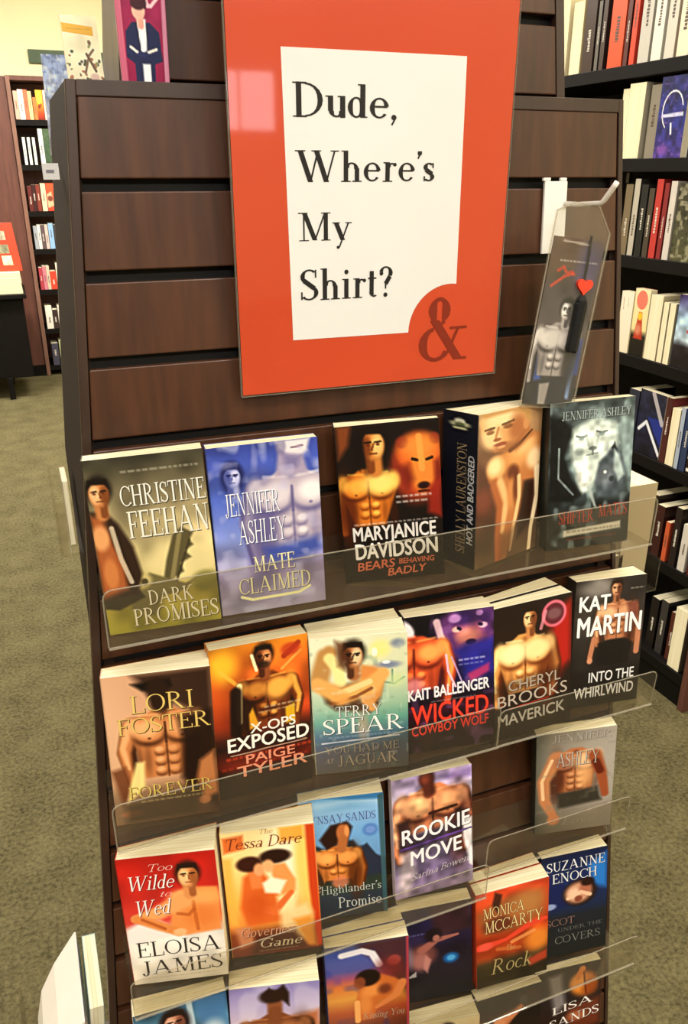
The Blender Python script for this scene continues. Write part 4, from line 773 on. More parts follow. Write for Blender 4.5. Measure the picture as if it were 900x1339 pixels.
b = MB(); h0 = half(VT)
b.box(-h0 + .002, h0 - .002, .0075, 2 * YC - .0075, EYE + VT - .018, EYE + VT - .002); tpart(b.build('ledge', WOODTRIM))
b = MB(); hb = half(VB); b.box(-hb + .02, hb - .02, VB * SA + .004, 2 * YC - VB * SA - .004, 0, EYE + VB * CA); tpart(b.build('plinth', WOODTRIM, bevel=.003))
# upper tier, set back on the ledge
UH = lambda v: .2365 - .081 * (v - VT)
UY = .050
def UF(u, v, d=0.0): p = FP(u, v, d); return (p[0] + .006, p[1] + UY, p[2])
def UB(u, v, d=0.0): p = UF(-u, v, d); return (.012 - p[0], 2 * YC - p[1], p[2])
UT = .66
def UL(s, v, d=0.0): return (.006 - UH(v) - d, YC + s * (v * SA + UY - YC), v * CA + EYE)
def UR(s, v, d=0.0): return (.006 + UH(v) + d, YC - s * (v * SA + UY - YC), v * CA + EYE)
tpart(slats('upper_slat_panel', UF, None, lambda v: -UH(v) + .006, lambda v: UH(v) - .010, UT, VT + .001, .61))
tpart(slats('upper_slat_panel', UB, None, lambda v: -UH(v) + .010, lambda v: UH(v) - .010, UT, VT + .001, .61))
for P in (UL, UR):
    b = MB(); slab(b, P, lambda v: 1.0 if P is UL else -1.0, lambda v: -1.0 if P is UL else 1.0, VT + .001, UT, 0, -.008)
    tpart(b.build('upper_side_panel', mat('grey_brown_laminate', '#5a4a3d', .4, .5, .25, 9, (9, 9, .8))))
for P in (UF, UB):
    b = MB(); slab(b, P, lambda v: -UH(v) + .008, lambda v: UH(v) - .008, VT + .001, UT, -.0115, -.015)
    tpart(b.build('upper_groove_backing', GROOVE))
for P in (UF, UB):
    for e0, e1 in ((lambda v: UH(v) - .010, UH), (lambda v: -UH(v), lambda v: -UH(v) + .006)):
        b = MB(); slab(b, P, e0, e1, VT + .001, UT, .001, -.014); tpart(b.build('upper_edge_trim', WOODTRIM))
b = MB(); hu = UH(UT); b.box(.006 - hu, .006 + hu, UT * SA + UY, 2 * YC - UT * SA - UY, EYE + UT - .004, EYE + UT + .012); tpart(b.build('top_cap', WOODTRIM, bevel=.002))

# ================================================================== books
def pose(o, yaw, tilt, roll):
    R = Matrix.Rotation(math.radians(yaw), 4, 'Z') @ Matrix.Rotation(-math.radians(tilt), 4, 'X') @ Matrix.Rotation(math.radians(roll), 4, 'Y')
    return Matrix.Translation(Vector(o)) @ R
def book(name, label, group, o, yaw, tilt, roll, w, h, tl, tr, picture=None, spine='#333333', cover=None, back='#2a2522', spine_pic=None, cat='book', res=(84, 136), band=True):
    """paperback standing with its lower spine corner at o: wrap-round cover and page block (wedge shaped when it fans open)"""
    t = thing(name, label, cat, group=group); t.matrix_world = pose(o, yaw, tilt, roll)
    cv = MB(); c = .0005; flat = cover or spine
    if picture:
        pn = Paint(res[0], res[1], h / w, seed=len(label)); ART[picture](pn)
        pn.bake(cv, lambda u, v, l: (u * w, -l, (1 - v) * h))
        cv.hexa([(0, .0001, 0), (w, .0001, 0), (w, c, 0), (0, c, 0), (0, .0001, h), (w, .0001, h), (w, c, h), (0, c, h)], '#e9dfc4')
    else:
        cv.box(0, w, 0, c, 0, h, flat)
    if spine_pic:
        ps = Paint(24, 100, h / tl, seed=4); ART[spine_pic](ps)
        ps.bake(cv, lambda u, v, l: (-l, tl * (1 - u), (1 - v) * h))
        for txt, z0, z1, yb, cap, col, font, sl in SPINE_TEXT.get(spine_pic, []):
            pl = serif_polys(txt, sl) if font == 'serif' else sans_polys(txt, .02, sl)
            for q in fit_polys(pl, z0 * h, z1 * h, 0, cap * tl): cv.poly([(-.0004, tl * yb + y, x) for x, y in q], col)
        cv.hexa([(.0001, 0, 0), (c, 0, 0), (c, tl, 0), (.0001, tl, 0), (.0001, 0, h), (c, 0, h), (c, tl, h), (.0001, tl, h)], spine)
    else:
        cv.hexa([(-.0003, 0, 0), (c, 0, 0), (c, tl, 0), (-.0003, tl, 0), (-.0003, 0, h), (c, 0, h), (c, tl, h), (-.0003, tl, h)], spine)
        if band and tl > .012 and not picture:                     # a band of print on a plain spine
            r = random.Random(label); z = h * (.25 + .2 * r.random())
            band = '#d8d0c0' if sum(hx(spine)) < 330 else '#5a4a40'
            for k in range(9):
                e = h * (.008 + .03 * r.random()); cv.box(-.0006, -.0003, tl * .38, tl * (.55 + .12 * r.random()), z, z + e, band); z += e + h * .008
    cv.hexa([(0, tl - c, 0), (w, tr - c, 0), (w, tr, 0), (0, tl, 0), (0, tl - c, h), (w, tr - c, h), (w, tr, h), (0, tl, h)], back)
    cv.build('cover', PRINT, t, fixn=False)
    pb = MB(); i = .0004
    pb.hexa([(c, c, .0005), (w - i, c, .0005), (w - i, tr - c, .0005), (c, tl - c, .0005), (c, c, h - .0005), (w - i, c, h - .0005), (w - i, tr - c, h - .0005), (c, tl - c, h - .0005)])
    pb.build('page_block', PAGES, t)
    return t
SPINE_TEXT = {'LaurSpine': [('SHELLY LAURENSTON', .09, .81, .30, .27, '#9d8763', 'serif', 0), ('HOT AND BADGERED', .16, .74, .08, .17, '#e6e6e8', 'sans', .15)]}

# name: (x, y, z above the tower datum, yaw, tilt, roll, width, height, left thickness, right thickness)
W0, H0 = .1055, .172
POSE = {
 'DP': (-.3057, -.0747, -.3943, -8.1, 3.2, -2.2, H0, .020, .023), 'MC': (-.1977, -.0784, -.3945, -5.9, 2.6, -1.7, H0, .017, .014),
 'Bear': (-.0573, -.0590, -.3964, -17.7, 2.1, -4.5, H0, .021, .010), 'Laur': (.081, -.0880, -.3990, 18.0, 4.0, 1.5, H0, .050, .022),
 'Wolf': (.1855, -.0720, -.3985, -9.0, 5.0, -2.0, H0, .018, .014),
 'Foster': (-.3231, -.0846, -.6139, -9.2, 4.7, .3, H0, .020, .038), 'XOps': (-.2164, -.0888, -.6200, -.3, 5.8, 1.0, .178, .020, .023),
 'Jag': (-.1046, -.0847, -.6149, -15.2, 2.5, -1.8, H0, .019, .034), 'Wick': (.0050, -.0943, -.6131, -9.5, 7.0, -1.4, H0, .024, .034),
 'Mav': (.1159, -.1045, -.6192, -1.7, 6.2, -1.9, H0, .016, .024), 'Whirl': (.2333, -.0880, -.6180, -7.2, 6.5, .4, H0, .021, .031),
 'Elo': (-.3287, -.0936, -.8394, -15.8, 5.2, -2.1, H0, .020, .045), 'Tess': (-.2171, -.1015, -.8353, -15.0, 6.3, -2.2, H0, .019, .036),
 'High': (-.1205, -.0850, -.8410, -14.8, 6.0, -2.1, H0, .016, .030), 'Rook': (-.0053, -.0977, -.8305, -5.1, 7.6, -1.0, H0, .012, .018),
 'Ash': (.2095, -.0810, -.8225, -16.0, -2.0, -5.1, H0, .018, .018),
 'DarkB': (.0113, -.0985, -1.0400, -11.9, .6, -4.0, H0, .020, .019), 'Mon': (.1146, -.1163, -1.0332, -7.5, 2.3, -3.6, H0, .020, .024),
 'Suz': (.2249, -.1110, -1.0380, -10.2, 7.4, -2.8, H0, .015, .026), 'Blue': (-.3376, -.1288, -1.0300, -3.8, 5.8, 0, H0, .024, .020),
 'Purp': (-.2340, -.1318, -1.0341, -14.1, 4.0, .8, H0, .026, .038), 'Sun': (-.1013, -.1120, -1.0344, -13.0, .8, -2.0, H0, .016, .024),
 'Head': (.0080, -.1250, -1.2462, -10.6, 6.5, .5, H0, .024, .034), 'Arm': (.1170, -.1290, -1.2451, -2.7, 7.0, 1.5, H0, .022, .015),
 'Torch': (.2286, -.1220, -1.2456, -10.0, 7.0, -2.5, H0, .010, .015),
}
WIDE = {'Whirl': .097, 'High': .101, 'DarkB': .097, 'Suz': .099, 'Wolf': .103}
ROWS = {1: ('DP', 'MC', 'Bear', 'Laur', 'Wolf'), 2: ('Foster', 'XOps', 'Jag', 'Wick', 'Mav', 'Whirl'), 3: ('Elo', 'Tess', 'High', 'Rook', 'Ash'),
        4: ('Blue', 'Purp', 'Sun', 'DarkB', 'Mon', 'Suz'), 5: ('Head', 'Arm', 'Torch')}
GROUP = {1: 'paperbacks on the top clear shelf', 2: 'paperbacks on the second row of clear shelves', 3: 'paperbacks on the third row of clear shelves',
         4: 'paperbacks on the fourth row of clear shelves', 5: 'paperbacks on the lowest row of clear shelves'}
LABEL = {
 'DP': 'olive gold paperback with a winged statue and dark jacketed man on the cover', 'MC': 'blue and lavender paperback with a pale shirtless torso on the cover',
 'Bear': 'black paperback with an orange bear behind a long haired man', 'Laur': 'thick paperback turned sideways to show its navy spine beside a tanned back',
 'Wolf': 'grey green paperback with a pale wolf face and red title', 'Foster': 'beige and brown paperback with gold title over a dark shirted open chest',
 'XOps': 'fiery orange paperback with a bearded man and white title', 'Jag': 'cream and teal paperback with a man folding his arms before a big cat',
 'Wick': 'dark purple paperback with red title under a violet wolf', 'Mav': 'dark brown paperback with bare chested man and red ring behind his head',
 'Whirl': 'charcoal paperback with tall white lettering across a man in black trousers', 'Elo': 'red and white paperback with a leaning bare shouldered man',
 'Tess': 'orange and gold paperback with an embracing couple on the cover', 'High': 'blue sky paperback with long haired bare chested man before dark hills',
 'Rook': 'white and purple paperback with tilted white block title under a bare chest', 'Ash': 'grey paperback with headless bare torso, alone at the right end of its shelf',
 'DarkB': 'dark indigo paperback with a blue round sticker on the cover', 'Mon': 'red orange paperback with gold serif author line and dark lower cover',
 'Suz': 'navy paperback with white author line above an entwined couple', 'Blue': 'steel blue paperback with a bearded man and silver blade, lower left corner',
 'Purp': 'lilac sky paperback with a man in a ponytail seen to the waist', 'Sun': 'sunset paperback, blue to orange, with a crouching dark haired figure',
 'Head': 'cream topped paperback with just a dark haired head showing at the bottom edge', 'Arm': 'black paperback with a reaching bare arm at the bottom edge',
 'Torch': 'dark paperback with a glowing orange bare back and white tilted lettering',
}
SPINES = {'DP': '#3a3428', 'MC': '#3b4684', 'Bear': '#17110f', 'Laur': '#17191f', 'Wolf': '#1d2121', 'Foster': '#b9906e', 'XOps': '#c87a2c', 'Jag': '#d8d2b4', 'Wick': '#16101c',
          'Mav': '#1f1512', 'Whirl': '#2a2523', 'Elo': '#a8281f', 'Tess': '#c8923c', 'High': '#48688c', 'Rook': '#c9bcd6', 'Ash': '#33362f', 'DarkB': '#1c1936', 'Mon': '#a8381f',
          'Suz': '#151b30', 'Blue': '#e0d8c6', 'Purp': '#231a2c', 'Sun': '#5a5f9c', 'Head': '#d8c89a', 'Arm': '#120e0c', 'Torch': '#241816'}
SPARE = {'Jag': (.017, .022), 'Mav': (.015, .028), 'Mon': (.016, .021), 'Sun': (.011, .023)}
SPARELAB = {'Jag': 'spare copy right behind the folded arms paperback, only its page tops showing', 'Mav': 'spare copy fanned out behind the red ring paperback, only page tops showing',
            'Mon': 'spare copy behind the red orange gold lettered paperback, only page tops showing', 'Sun': 'spare copy behind the sunset paperback, only page tops showing'}
BASE = {(1, 0): -.3955, (2, 0): -.6168, (2, 1): -.6205, (3, 0): -.8375, (3, 1): -.8215, (4, 0): -1.0350, (5, 0): -1.2480}
deepest = {}
def settle(nm, key):
    """lets a book down (or up) until its lowest corner rests on the shelf"""
    x, y, z, yaw, tilt, roll, h, tl, tr = POSE[nm]
    w = WIDE.get(nm, W0); M = pose((x, y, z), yaw, tilt, roll)
    lo = min((M @ Vector(q)).z for q in ((0, 0, 0), (w, 0, 0), (0, tl, 0), (w, tr, 0)))
    POSE[nm] = (x, y, z + BASE[key] - lo, yaw, tilt, roll, h, tl, tr)
for row, names in ROWS.items():
    for nm in names:
        key = (row, 0 if (row, nm) not in ((2, 'Mav'), (2, 'Whirl'), (3, 'Ash')) else 1); settle(nm, key)
        x, y, z, yaw, tilt, roll, h, tl, tr = POSE[nm]
        big = row < 3
        book('paperback_book', LABEL[nm], GROUP[row], (x, y, z + EYE), yaw, tilt, roll, WIDE.get(nm, W0), h, tl, tr, nm, SPINES[nm], spine_pic='LaurSpine' if nm == 'Laur' else None,
             back=SPINES[nm], res=(104, 168) if big else (88, 142))
        M = pose((x, y, z + EYE), yaw, tilt, roll)
        T2, R2 = tl, tr
        if nm in SPARE:
            a2, b2 = SPARE[nm]; ang = math.atan2(tr - tl, W0)
            M2 = M @ Matrix.Translation((0, tl + .0012, 0)) @ Matrix.Rotation(ang, 4, 'Z')
            t = book('paperback_book', SPARELAB[nm], GROUP[row], (0, 0, 0), 0, 0, 0, W0 - .001, h - .001, a2, b2, None, SPINES[nm], cover=SPINES[nm], back=SPINES[nm])
            lo = min((M2 @ Vector(q)).z for q in ((0, 0, 0), (W0, 0, 0), (0, a2, 0), (W0, b2, 0)))
            M2 = Matrix.Translation((0, 0, max(0, BASE[key] + EYE + .0002 - lo))) @ M2
            t.matrix_world = M2; T2, R2 = tl + a2 + .002, tr + b2 + .002
        for q in ((0, 0, 0), (W0, 0, 0), (0, T2, 0), (W0, R2, 0)):
            p = M @ Vector(q); dd = -(p.y - (p.z - EYE) * SA / CA) * CA; deepest[key] = max(deepest.get(key, 0), dd)

# ------------------------------------------------------------------ clear shelves hooked into the grooves
def plate(b, P, outline, t):
    """outline in (d, v) on a face, extruded sideways"""
    pass
def clear_shelf(label, u0, u1, zb, dl, lip=.058, ends=(0, 0), P=FP):
    t = thing('clear_shelf', label, 'shelf', P((u0 + u1) / 2, (zb - EYE) / CA, .03), group='clear acrylic shelves on the tower front')
    T = .0026; vb = lambda d: (zb - EYE - d * SA) / CA
    b = MB()
    def strip(d0, v0, d1, v1, n0, n1):
        b.hexa([P(u0, v0, d0), P(u1, v0, d0), P(u1, v0 + n1, d0 + n0), P(u0, v0 + n1, d0 + n0), P(u0, v1, d1), P(u1, v1, d1), P(u1, v1 + n1, d1 + n0), P(u0, v1 + n1, d1 + n0)])
    strip(.0016, vb(0) - T, dl + T, vb(dl) - T, 0, T)                       # base
    o = b.build('shelf_base', ACRYL); under(o, t)
    b = MB(); strip(.0016, vb(0) + T, .0016, vb(0) + .045, T * .5, 0); under(b.build('back_plate', ACRYL), t)
    b = MB(); v0, v1 = vb(dl), vb(dl) + lip; r = .009; pts = [(u0, v0), (u1, v0)]
    for k in range(5):
        an = math.pi / 2 * k / 4; pts.append((u1 - r + r * math.cos(an), v1 - r + r * math.sin(an)))
    for k in range(5):
        an = math.pi / 2 * (1 + k / 4); pts.append((u0 + r + r * math.cos(an), v1 - r + r * math.sin(an)))
    sl = .006 / lip
    b.prism(pts, lambda u, v: P(u, v, dl + (v - v0) * sl), lambda u, v: P(u, v, dl + T + (v - v0) * sl)); under(b.build('front_lip', ACRYL), t)
    b = MB()
    b.tube([P(u, v + .0002, dl + T / 2 + (v - v0) * sl) for u, v in pts[1:]] + [P(u0, v0, dl + T / 2)], .0008, 6); under(b.build('polished_edge', ACEDGE), t)
    b = MB(); b.tube([P(u0, v0 - .001, dl + T + .0004), P(u1, v0 - .001, dl + T + .0004)], .0016, 6); under(b.build('bent_corner', ACEDGE), t)
    for s, u in ((0, u0), (1, u1)):
        if ends[s]:
            b = MB(); q = [(.002, vb(.002) + T), (dl - .001, vb(dl) + T), (dl - .001, vb(dl) + lip * .55), (.02, vb(.02) + .03), (.002, vb(0) + .04)]
            b.prism(q, lambda d, v: P(u, v, d), lambda d, v: P(u + .0022, v, d)); under(b.build('end_plate', ACRYL), t)
    return t
zz = lambda k: BASE[k] + EYE - .0006
dd = lambda k: deepest[k] + .0012
clear_shelf('long clear acrylic shelf under the top row of paperbacks', -.309, .3175, zz((1, 0)), dd((1, 0)), .059)
clear_shelf('clear acrylic shelf under the beige, orange, teal and purple paperbacks', -.327, .1125, zz((2, 0)), dd((2, 0)), .058)
clear_shelf('short clear acrylic shelf under the two dark brown and charcoal paperbacks', .1145, .345, zz((2, 1)), dd((2, 1)), .050)
clear_shelf('clear acrylic shelf under the red, orange, blue and white paperbacks', -.334, .104, zz((3, 0)), dd((3, 0)), .056)
clear_shelf('clear acrylic shelf nearly empty but for the headless torso paperback', .1125, .334, zz((3, 1)), dd((3, 1)), .056, (0, 0))
clear_shelf('clear acrylic shelf under the fourth row, below the embracing couple paperback', -.345, .345, zz((4, 0)), dd((4, 0)), .056)
clear_shelf('lowest clear acrylic shelf holding the three paperbacks at the bottom edge', -.02, .350, zz((5, 0)), dd((5, 0)), .056)
# shelves of the tower's two sides
def side_shelf(label, sgn, y0, y1, zb, depth=.085):
    xf = sgn * (hs((zb - EYE) / CA) + .0005); t = thing('clear_shelf', label, 'shelf', (xf, (y0 + y1) / 2, zb), group='clear acrylic shelves on the tower sides')
    x1 = xf + sgn * depth; lo, hi = min(xf, x1), max(xf, x1)
    b = MB(); b.box(lo, hi, y0, y1, zb - .0026, zb); under(b.build('shelf_base', ACRYL), t)
    b = MB(); b.box(min(x1, x1 - sgn * .0026), max(x1, x1 - sgn * .0026), y0, y1, zb + .0001, zb + .05); under(b.build('front_lip', ACRYL), t)
    return xf
xf = side_shelf('clear acrylic shelf on the right side of the tower holding a beige book', 1, .025, .25, EYE - .545, .145)
book('paperback_book', 'plain beige book sticking out beside the grey green wolf paperback', 'books on the tower sides', (.4350, .030, EYE - .5440), 90, 0, 0, .13, .165, .048, .048, None, '#a08f6e', cover='#6d6250', back='#a8977a', band=False)
xf = side_shelf('clear acrylic shelf on the right side, level with the charcoal paperback', 1, .025, .25, EYE - .665, .115)
book('paperback_book', 'cream topped book peeking out behind the charcoal paperback', 'books on the tower sides', (.393, .030, EYE - .6640), 90, 0, 0, .12, .183, .026, .026, None, '#6b5c48', cover='#4a4034', back='#5a4c3c', band=False)
xf = side_shelf('narrow clear acrylic shelf high on the left side of the tower', -1, .08, .24, EYE - .374, .024)
book('paperback_book', 'thin pale book edge standing on the left side of the tower', 'books on the tower sides', (-.3255, .150, EYE - .3732), -90, 0, 0, .05, .076, .006, .006, None, '#c9b894', cover='#b5a78c', back='#c2b292')
xf = side_shelf('clear acrylic shelf low on the left side of the tower', -1, -.055, .14, EYE - 1.105, .166)
book('paperback_book', 'teal paperback low on the left side of the tower', 'books on the tower sides', (-.397, .082, EYE - 1.1040), -90, 4.6, 0, .11, .172, .017, .017, None, '#8fb0ae', cover='#7aa0a4', back='#9ab8b6')
t = thing('booklet', 'white and pink booklet flopping outwards at the lower left of the tower', 'booklet', (-.43, .02, EYE - 1.105))
b = MB(); q = [(-.402, -.876), (-.4335, -.9205), (-.455, -.962), (-.466, -1.010), (-.468, -1.0575), (-.444, -1.0575), (-.437, -1.0), (-.425, -.95), (-.4, -.906)]
b.prism(q, lambda x, z: (x + .012, -.05, z + EYE - .045), lambda x, z: (x + .012, .08, z + EYE - .045)); o = b.build('leaves', mat('white_pink_paper', '#f0ddd0', .7, .2, .06, 40, (1, 1, 8))); under(o, t)
b = MB(); q2 = [(x - .0012 if i < 5 else x, z + (.0008 if i < 5 else 0)) for i, (x, z) in enumerate(q)][:5]
q2 = q2 + [(x + .0007, z) for x, z in reversed(q[:5])]
b.prism(q2, lambda x, z: (x + .012, -.0515, z + EYE - .045), lambda x, z: (x + .012, .081, z + EYE - .045)); under(b.build('front_cover', mat('white_gloss_card', '#f3ece2', .4, .4, .03, 20)), t)

# ------------------------------------------------------------------ the orange sign
t = thing('sign', 'orange poster sign asking where the shirt is, in a clear acrylic holder', 'sign', (-.014, -.026, EYE - .19))
SY = -.0262
ORANGE = mat('orange_poster_card', '#c24526', .30, .45, .03, 6, coat=1.0)
b = MB(); b.box(-.1525, .1260, SY, SY + .0012, EYE - .1885, EYE + .243); under(b.build('poster', ORANGE), t)
b = MB(); b.box(-.1533, .1268, SY + .0014, SY + .0042, EYE - .1896, EYE + .245); under(b.build('acrylic_holder', CLEAR), t)
for x0, x1, z0, z1 in ((-.1538, -.1534, -.1897, .245), (.1269, .1273, -.1897, .245), (-.1538, .1273, -.1902, -.1897)):
    b = MB(); b.box(x0, x1, SY - .0006, SY + .0042, EYE + z0, EYE + z1); under(b.build('holder_edge', ACEDGE), t)
ccx, ccz, cr = .0685, -.1400, .0465
WP = [(-.1055, .108), (.0735, .1085)]
a0, a1 = math.acos(max(-1, min(1, (.0745 - ccx) / cr))), None
WP.append((.0745, ccz + cr * math.sin(a0)))
az = math.pi - math.asin((-.1395 - ccz) / cr)
for k in range(1, 15):
    an = a0 + (az - a0) * k / 14; WP.append((ccx + cr * math.cos(an), ccz + cr * math.sin(an)))
WP.append((-.1005, -.1388))
b = MB(); b.prism(WP, lambda x, z: (x, SY - .0003, z + EYE), lambda x, z: (x, SY, z + EYE))
under(b.build('white_panel', mat('white_poster_paper', '#dedddb', .35, .4, .02, 10, coat=.6)), t)
INK = mat('black_print_ink', '#1d1a18', .5, .3, .05, 30)
for txt, x0, x1, zb, cap in (("Dude,", -.0959, .0035, .0550, .0272), ("Where's", -.0950, .0445, .0022, .0262), ("My", -.0932, -.0403, -.0484, .0246), ("Shirt?", -.0922, .0030, -.1024, .0290)):
    b = MB()
    for q in fit_polys(serif_polys(txt, bold=1.12, track=.07), x0, x1, zb, cap): b.poly([(x, SY - .0006 - 2e-6 * len(b.f), z + EYE) for x, z in q])
    under(b.build('lettering', INK, fixn=False), t)
b = MB()
for q in fit_polys(serif_polys('&', bold=1.3), .0345, .0905, -.1715, .0660): b.poly([(x, SY - .0006 - 2e-6 * len(b.f), z + EYE) for x, z in q])
under(b.build('ampersand', mat('dark_red_print_ink', '#7a2410', .5, .3, .05, 30), fixn=False), t)

# ------------------------------------------------------------------ hook and hanging bookmark
WHITE = mat('white_enamel', '#e9e4dc', .35, .5, .02, 30)
hk = thing('display_hook', 'white slatwall hook with a long peg, right of the orange sign', 'hook', FP(.2, -.03, 0))
b = MB()
slab(b, FP, lambda v: .1855, lambda v: .2135, -.0705, .0015, .0014, .0050); slab(b, FP, lambda v: .1835, lambda v: .1925, .0015, .0050, .0014, .0050); slab(b, FP, lambda v: .2045, lambda v: .2125, .0015, .0050, .0014, .0050)
under(b.build('back_plate', WHITE, bevel=.0008), hk)
b = MB(); b.tube([FP(.212, -.0205, .003), FP(.2115, -.0225, .030), FP(.2115, -.0228, .064), FP(.2120, -.0205, .0675), FP(.214, -.0080, .0790), FP(.2145, -.0045, .0820)], [.0026, .0026, .0026, .0027, .0027, .0027], 12)
under(b.build('peg', WHITE, smooth=True), hk)
pk = thing('bookmark', 'packaged bookmark of a shirtless man with black tassel and red heart, hanging on the hook', 'bookmark', (.2, -.052, EYE - .03))
TILT = math.radians(7.0)
def KP(x, z, y=0.0):
    """package plane: x across, z up from the peg; hangs slightly askew, yawed like the photograph shows"""
    c, s = math.cos(TILT), math.sin(TILT)
    return (.2030 + x * c + z * s, -.0560 + y, EYE - .0160 + z * c - x * s)
PW = .0345
prof = [(-PW, -.0125), (-PW, -.03), (-PW, -.211), (PW, -.211), (PW, -.0285), (.0145, -.0035), (-.0145, -.0030)]
b = MB(); b.prism(prof, lambda x, z: KP(x, z, -.0030), lambda x, z: KP(x, z, -.0034)); b.prism(prof, lambda x, z: KP(x, z, .0026), lambda x, z: KP(x, z, .0030)); under(b.build('sleeve', SLEEVE), pk)
b = MB(); b.tube([KP(x, z, -.0004) for x, z in prof + prof[:1]], .0009, 6); under(b.build('sleeve_seam', ACEDGE), pk)
def bookmark_art(p):
    p.G((0, '#5c4a42'), (.12, '#51433f'), (.3, '#4a4242'), (.5, '#544c4c'), (.7, '#4c4749'), (1, '#2b2a2c')); p.B(.78, .16, .26, .14, '#4e4660', .9, .6); p.B(.2, .12, .3, .12, '#66503f', .8, .7); p.N(.15, 5)
    p.L([(.2, .02), (.7, .03)], .015, '#b0a49a', .7); p.small(.2, .92, .125, '#c9c2bc', .008); p.L([(.12, .28), (.34, .22), (.5, .2)], .02, '#c0442c', .8); p.L([(.2, .19), (.3, .165), (.36, .2), (.48, .19), (.52, .205)], .022, '#b8402c', .75)
    p.P([(.0, .7), (.2, .68), (.26, .84), (.0, .86)], '#4a62a8', .95, .03); p.P([(.7, .6), (.95, .58), (.98, .8), (.74, .84)], '#4358a8', .95, .03); p.P([(.78, .7), (.9, .7), (.9, .96), (.8, .96)], '#9ab8e8', .9, .03)
    p.body(.46, .52, .4, '#dcd5d0', '#9c9492', '#2a2628', lit=-1, arms=(1, 0), bot=2.0, taper=.7); p.B(.38, .59, .16, .06, '#d0c9c4', .9, .5)
    p.P([(.2, .86), (.8, .82), (.84, 1), (.16, 1)], '#33343a', soft=.02); p.P([(.26, .87), (.46, .86), (.44, 1), (.3, 1)], '#a9a099', .85, .02)
    p.head(.52, .41, .13, '#191719', '#e9e2dc', '#a8a09c', '#2c282a', lit=-1)
pn = Paint(48, 130, .172 / (PW * 1.86), seed=5); bookmark_art(pn)
b = MB(); bw = PW * .93
pn.bake(b, lambda u, v, l: KP(-bw + 2 * bw * u, -.208 + .172 * (1 - v), -l)); b.prism([(-bw, -.208), (bw, -.208), (bw, -.036), (-bw, -.036)], lambda x, z: KP(x, z, .0001), lambda x, z: KP(x, z, .0007), '#40393a')
under(b.build('printed_card', PRINT, fixn=False), pk)
b = MB(); b.tube([KP(.012, -.032, -.0016), KP(.0135, -.05, -.0018), KP(.014, -.078, -.002)], .0013, 8); under(b.build('cord', mat('black_cord', '#0d0c0c', .7, .3, .2, 90)), pk)
b = MB(); hp = []
for k in range(28):
    q = 2 * math.pi * k / 28; hp.append((.0142 + .0098 * math.sin(q) ** 3 * 1.0, -.0815 + .0092 * (13 * math.cos(q) - 5 * math.cos(2 * q) - 2 * math.cos(3 * q) - math.cos(4 * q)) / 16))
b.prism(hp, lambda x, z: KP(x, z, -.0052), lambda x, z: KP(x, z, -.0010)); under(b.build('heart_charm', mat('red_plastic', '#e23a24', .25, .5, .02, 20), bevel=.0012), pk)
b = MB(); r = random.Random(3)
b.tube([KP(.0148, -.0905, -.0020), KP(.0150, -.096, -.0022), KP(.0150, -.148, -.0020)], [.003, .0066, .0072], 12)
for k in range(34):
    x = .0080 + .0136 * r.random(); b.tube([KP(.0148 + (x - .0148) * .5, -.093, -.0030), KP(x, -.1, -.0062 + .003 * r.random()), KP(x + .0006 * r.uniform(-1, 1), -.147 - .004 * r.random(), -.0052 + .002 * r.random())], .0006, 5)
under(b.build('tassel', mat('black_tassel_thread', '#0b0a0b', .6, .3, .3, 200)), pk)

# ------------------------------------------------------------------ cards on the ledge and the tower's left side
LED = EYE + VT - .002
t = thing('bookmark', 'narrow magenta card with a drawn man in navy suit, left of the orange sign', 'bookmark', (-.2095, .036, LED))
def mag(p):
    p.G((0, '#9c2f5c'), (1, '#8a2048')); p.N(.08, 5); p.P([(0, 0), (.1, 0), (.13, 1), (0, 1)], '#c06a80', .9, .01); p.P([(.93, 0), (1, 0), (1, 1), (.9, 1)], '#c98aa0', .9, .01)
    p.L([(.55, .18), (.58, .42), (.64, .5)], .035, '#e2a9b4'); p.L([(.56, .2), (.8, .18), (.9, .3), (.86, .44), (.7, .5), (.6, .48)], .03, '#e6b4bd')
    p.P([(.16, .66), (.3, .6), (.66, .6), (.84, .66), (.88, .84), (.72, .86), (.7, 1), (.3, 1), (.3, .86), (.14, .82)], '#232a4c', soft=.012); p.P([(.4, .58), (.58, .58), (.56, .8), (.46, .8)], '#eef0f2', soft=.01); p.P([(.46, .86), (.62, .86), (.62, 1), (.46, 1)], '#e9eaee', soft=.01)
    p.L([(.2, .78), (.5, .8), (.78, .77)], .045, '#2b3258'); p.L([(.24, .755), (.36, .785)], .025, '#d9c9c4'); p.L([(.6, .785), (.76, .765)], .025, '#d9c9c4')
    p.L([(.47, .56), (.48, .62)], .07, '#d9a090'); p.B(.45, .53, .13, .055, '#e2ae9c', soft=.15); p.B(.46, .48, .16, .045, '#43202a', soft=.2); p.P([(.3, .5), (.36, .45), (.6, .46), (.62, .52), (.5, .5)], '#43202a')
pn = Paint(48, 150, 2.93, seed=2); mag(pn); b = MB(); th = math.radians(2)
MGP = lambda x, z, y: (-.2100 + x * (1 + .55 * z), .0340 - z * .02 + y, LED + .001 + z)
pn.bake(b, lambda u, v, l: MGP(-.0205 + .041 * u, .12 * (1 - v), -l)); b.prism([(-.0205, 0), (.0205, 0), (.0205, .12), (-.0205, .12)], lambda x, z: MGP(x, z, .0002), lambda x, z: MGP(x, z, .0030), '#c98a98')
under(b.build('printed_card', PRINT, fixn=False), t)
t = thing('greeting_card', 'pale floral card with a yellow title band on the tower ledge', 'card', (-.26, .12, LED))
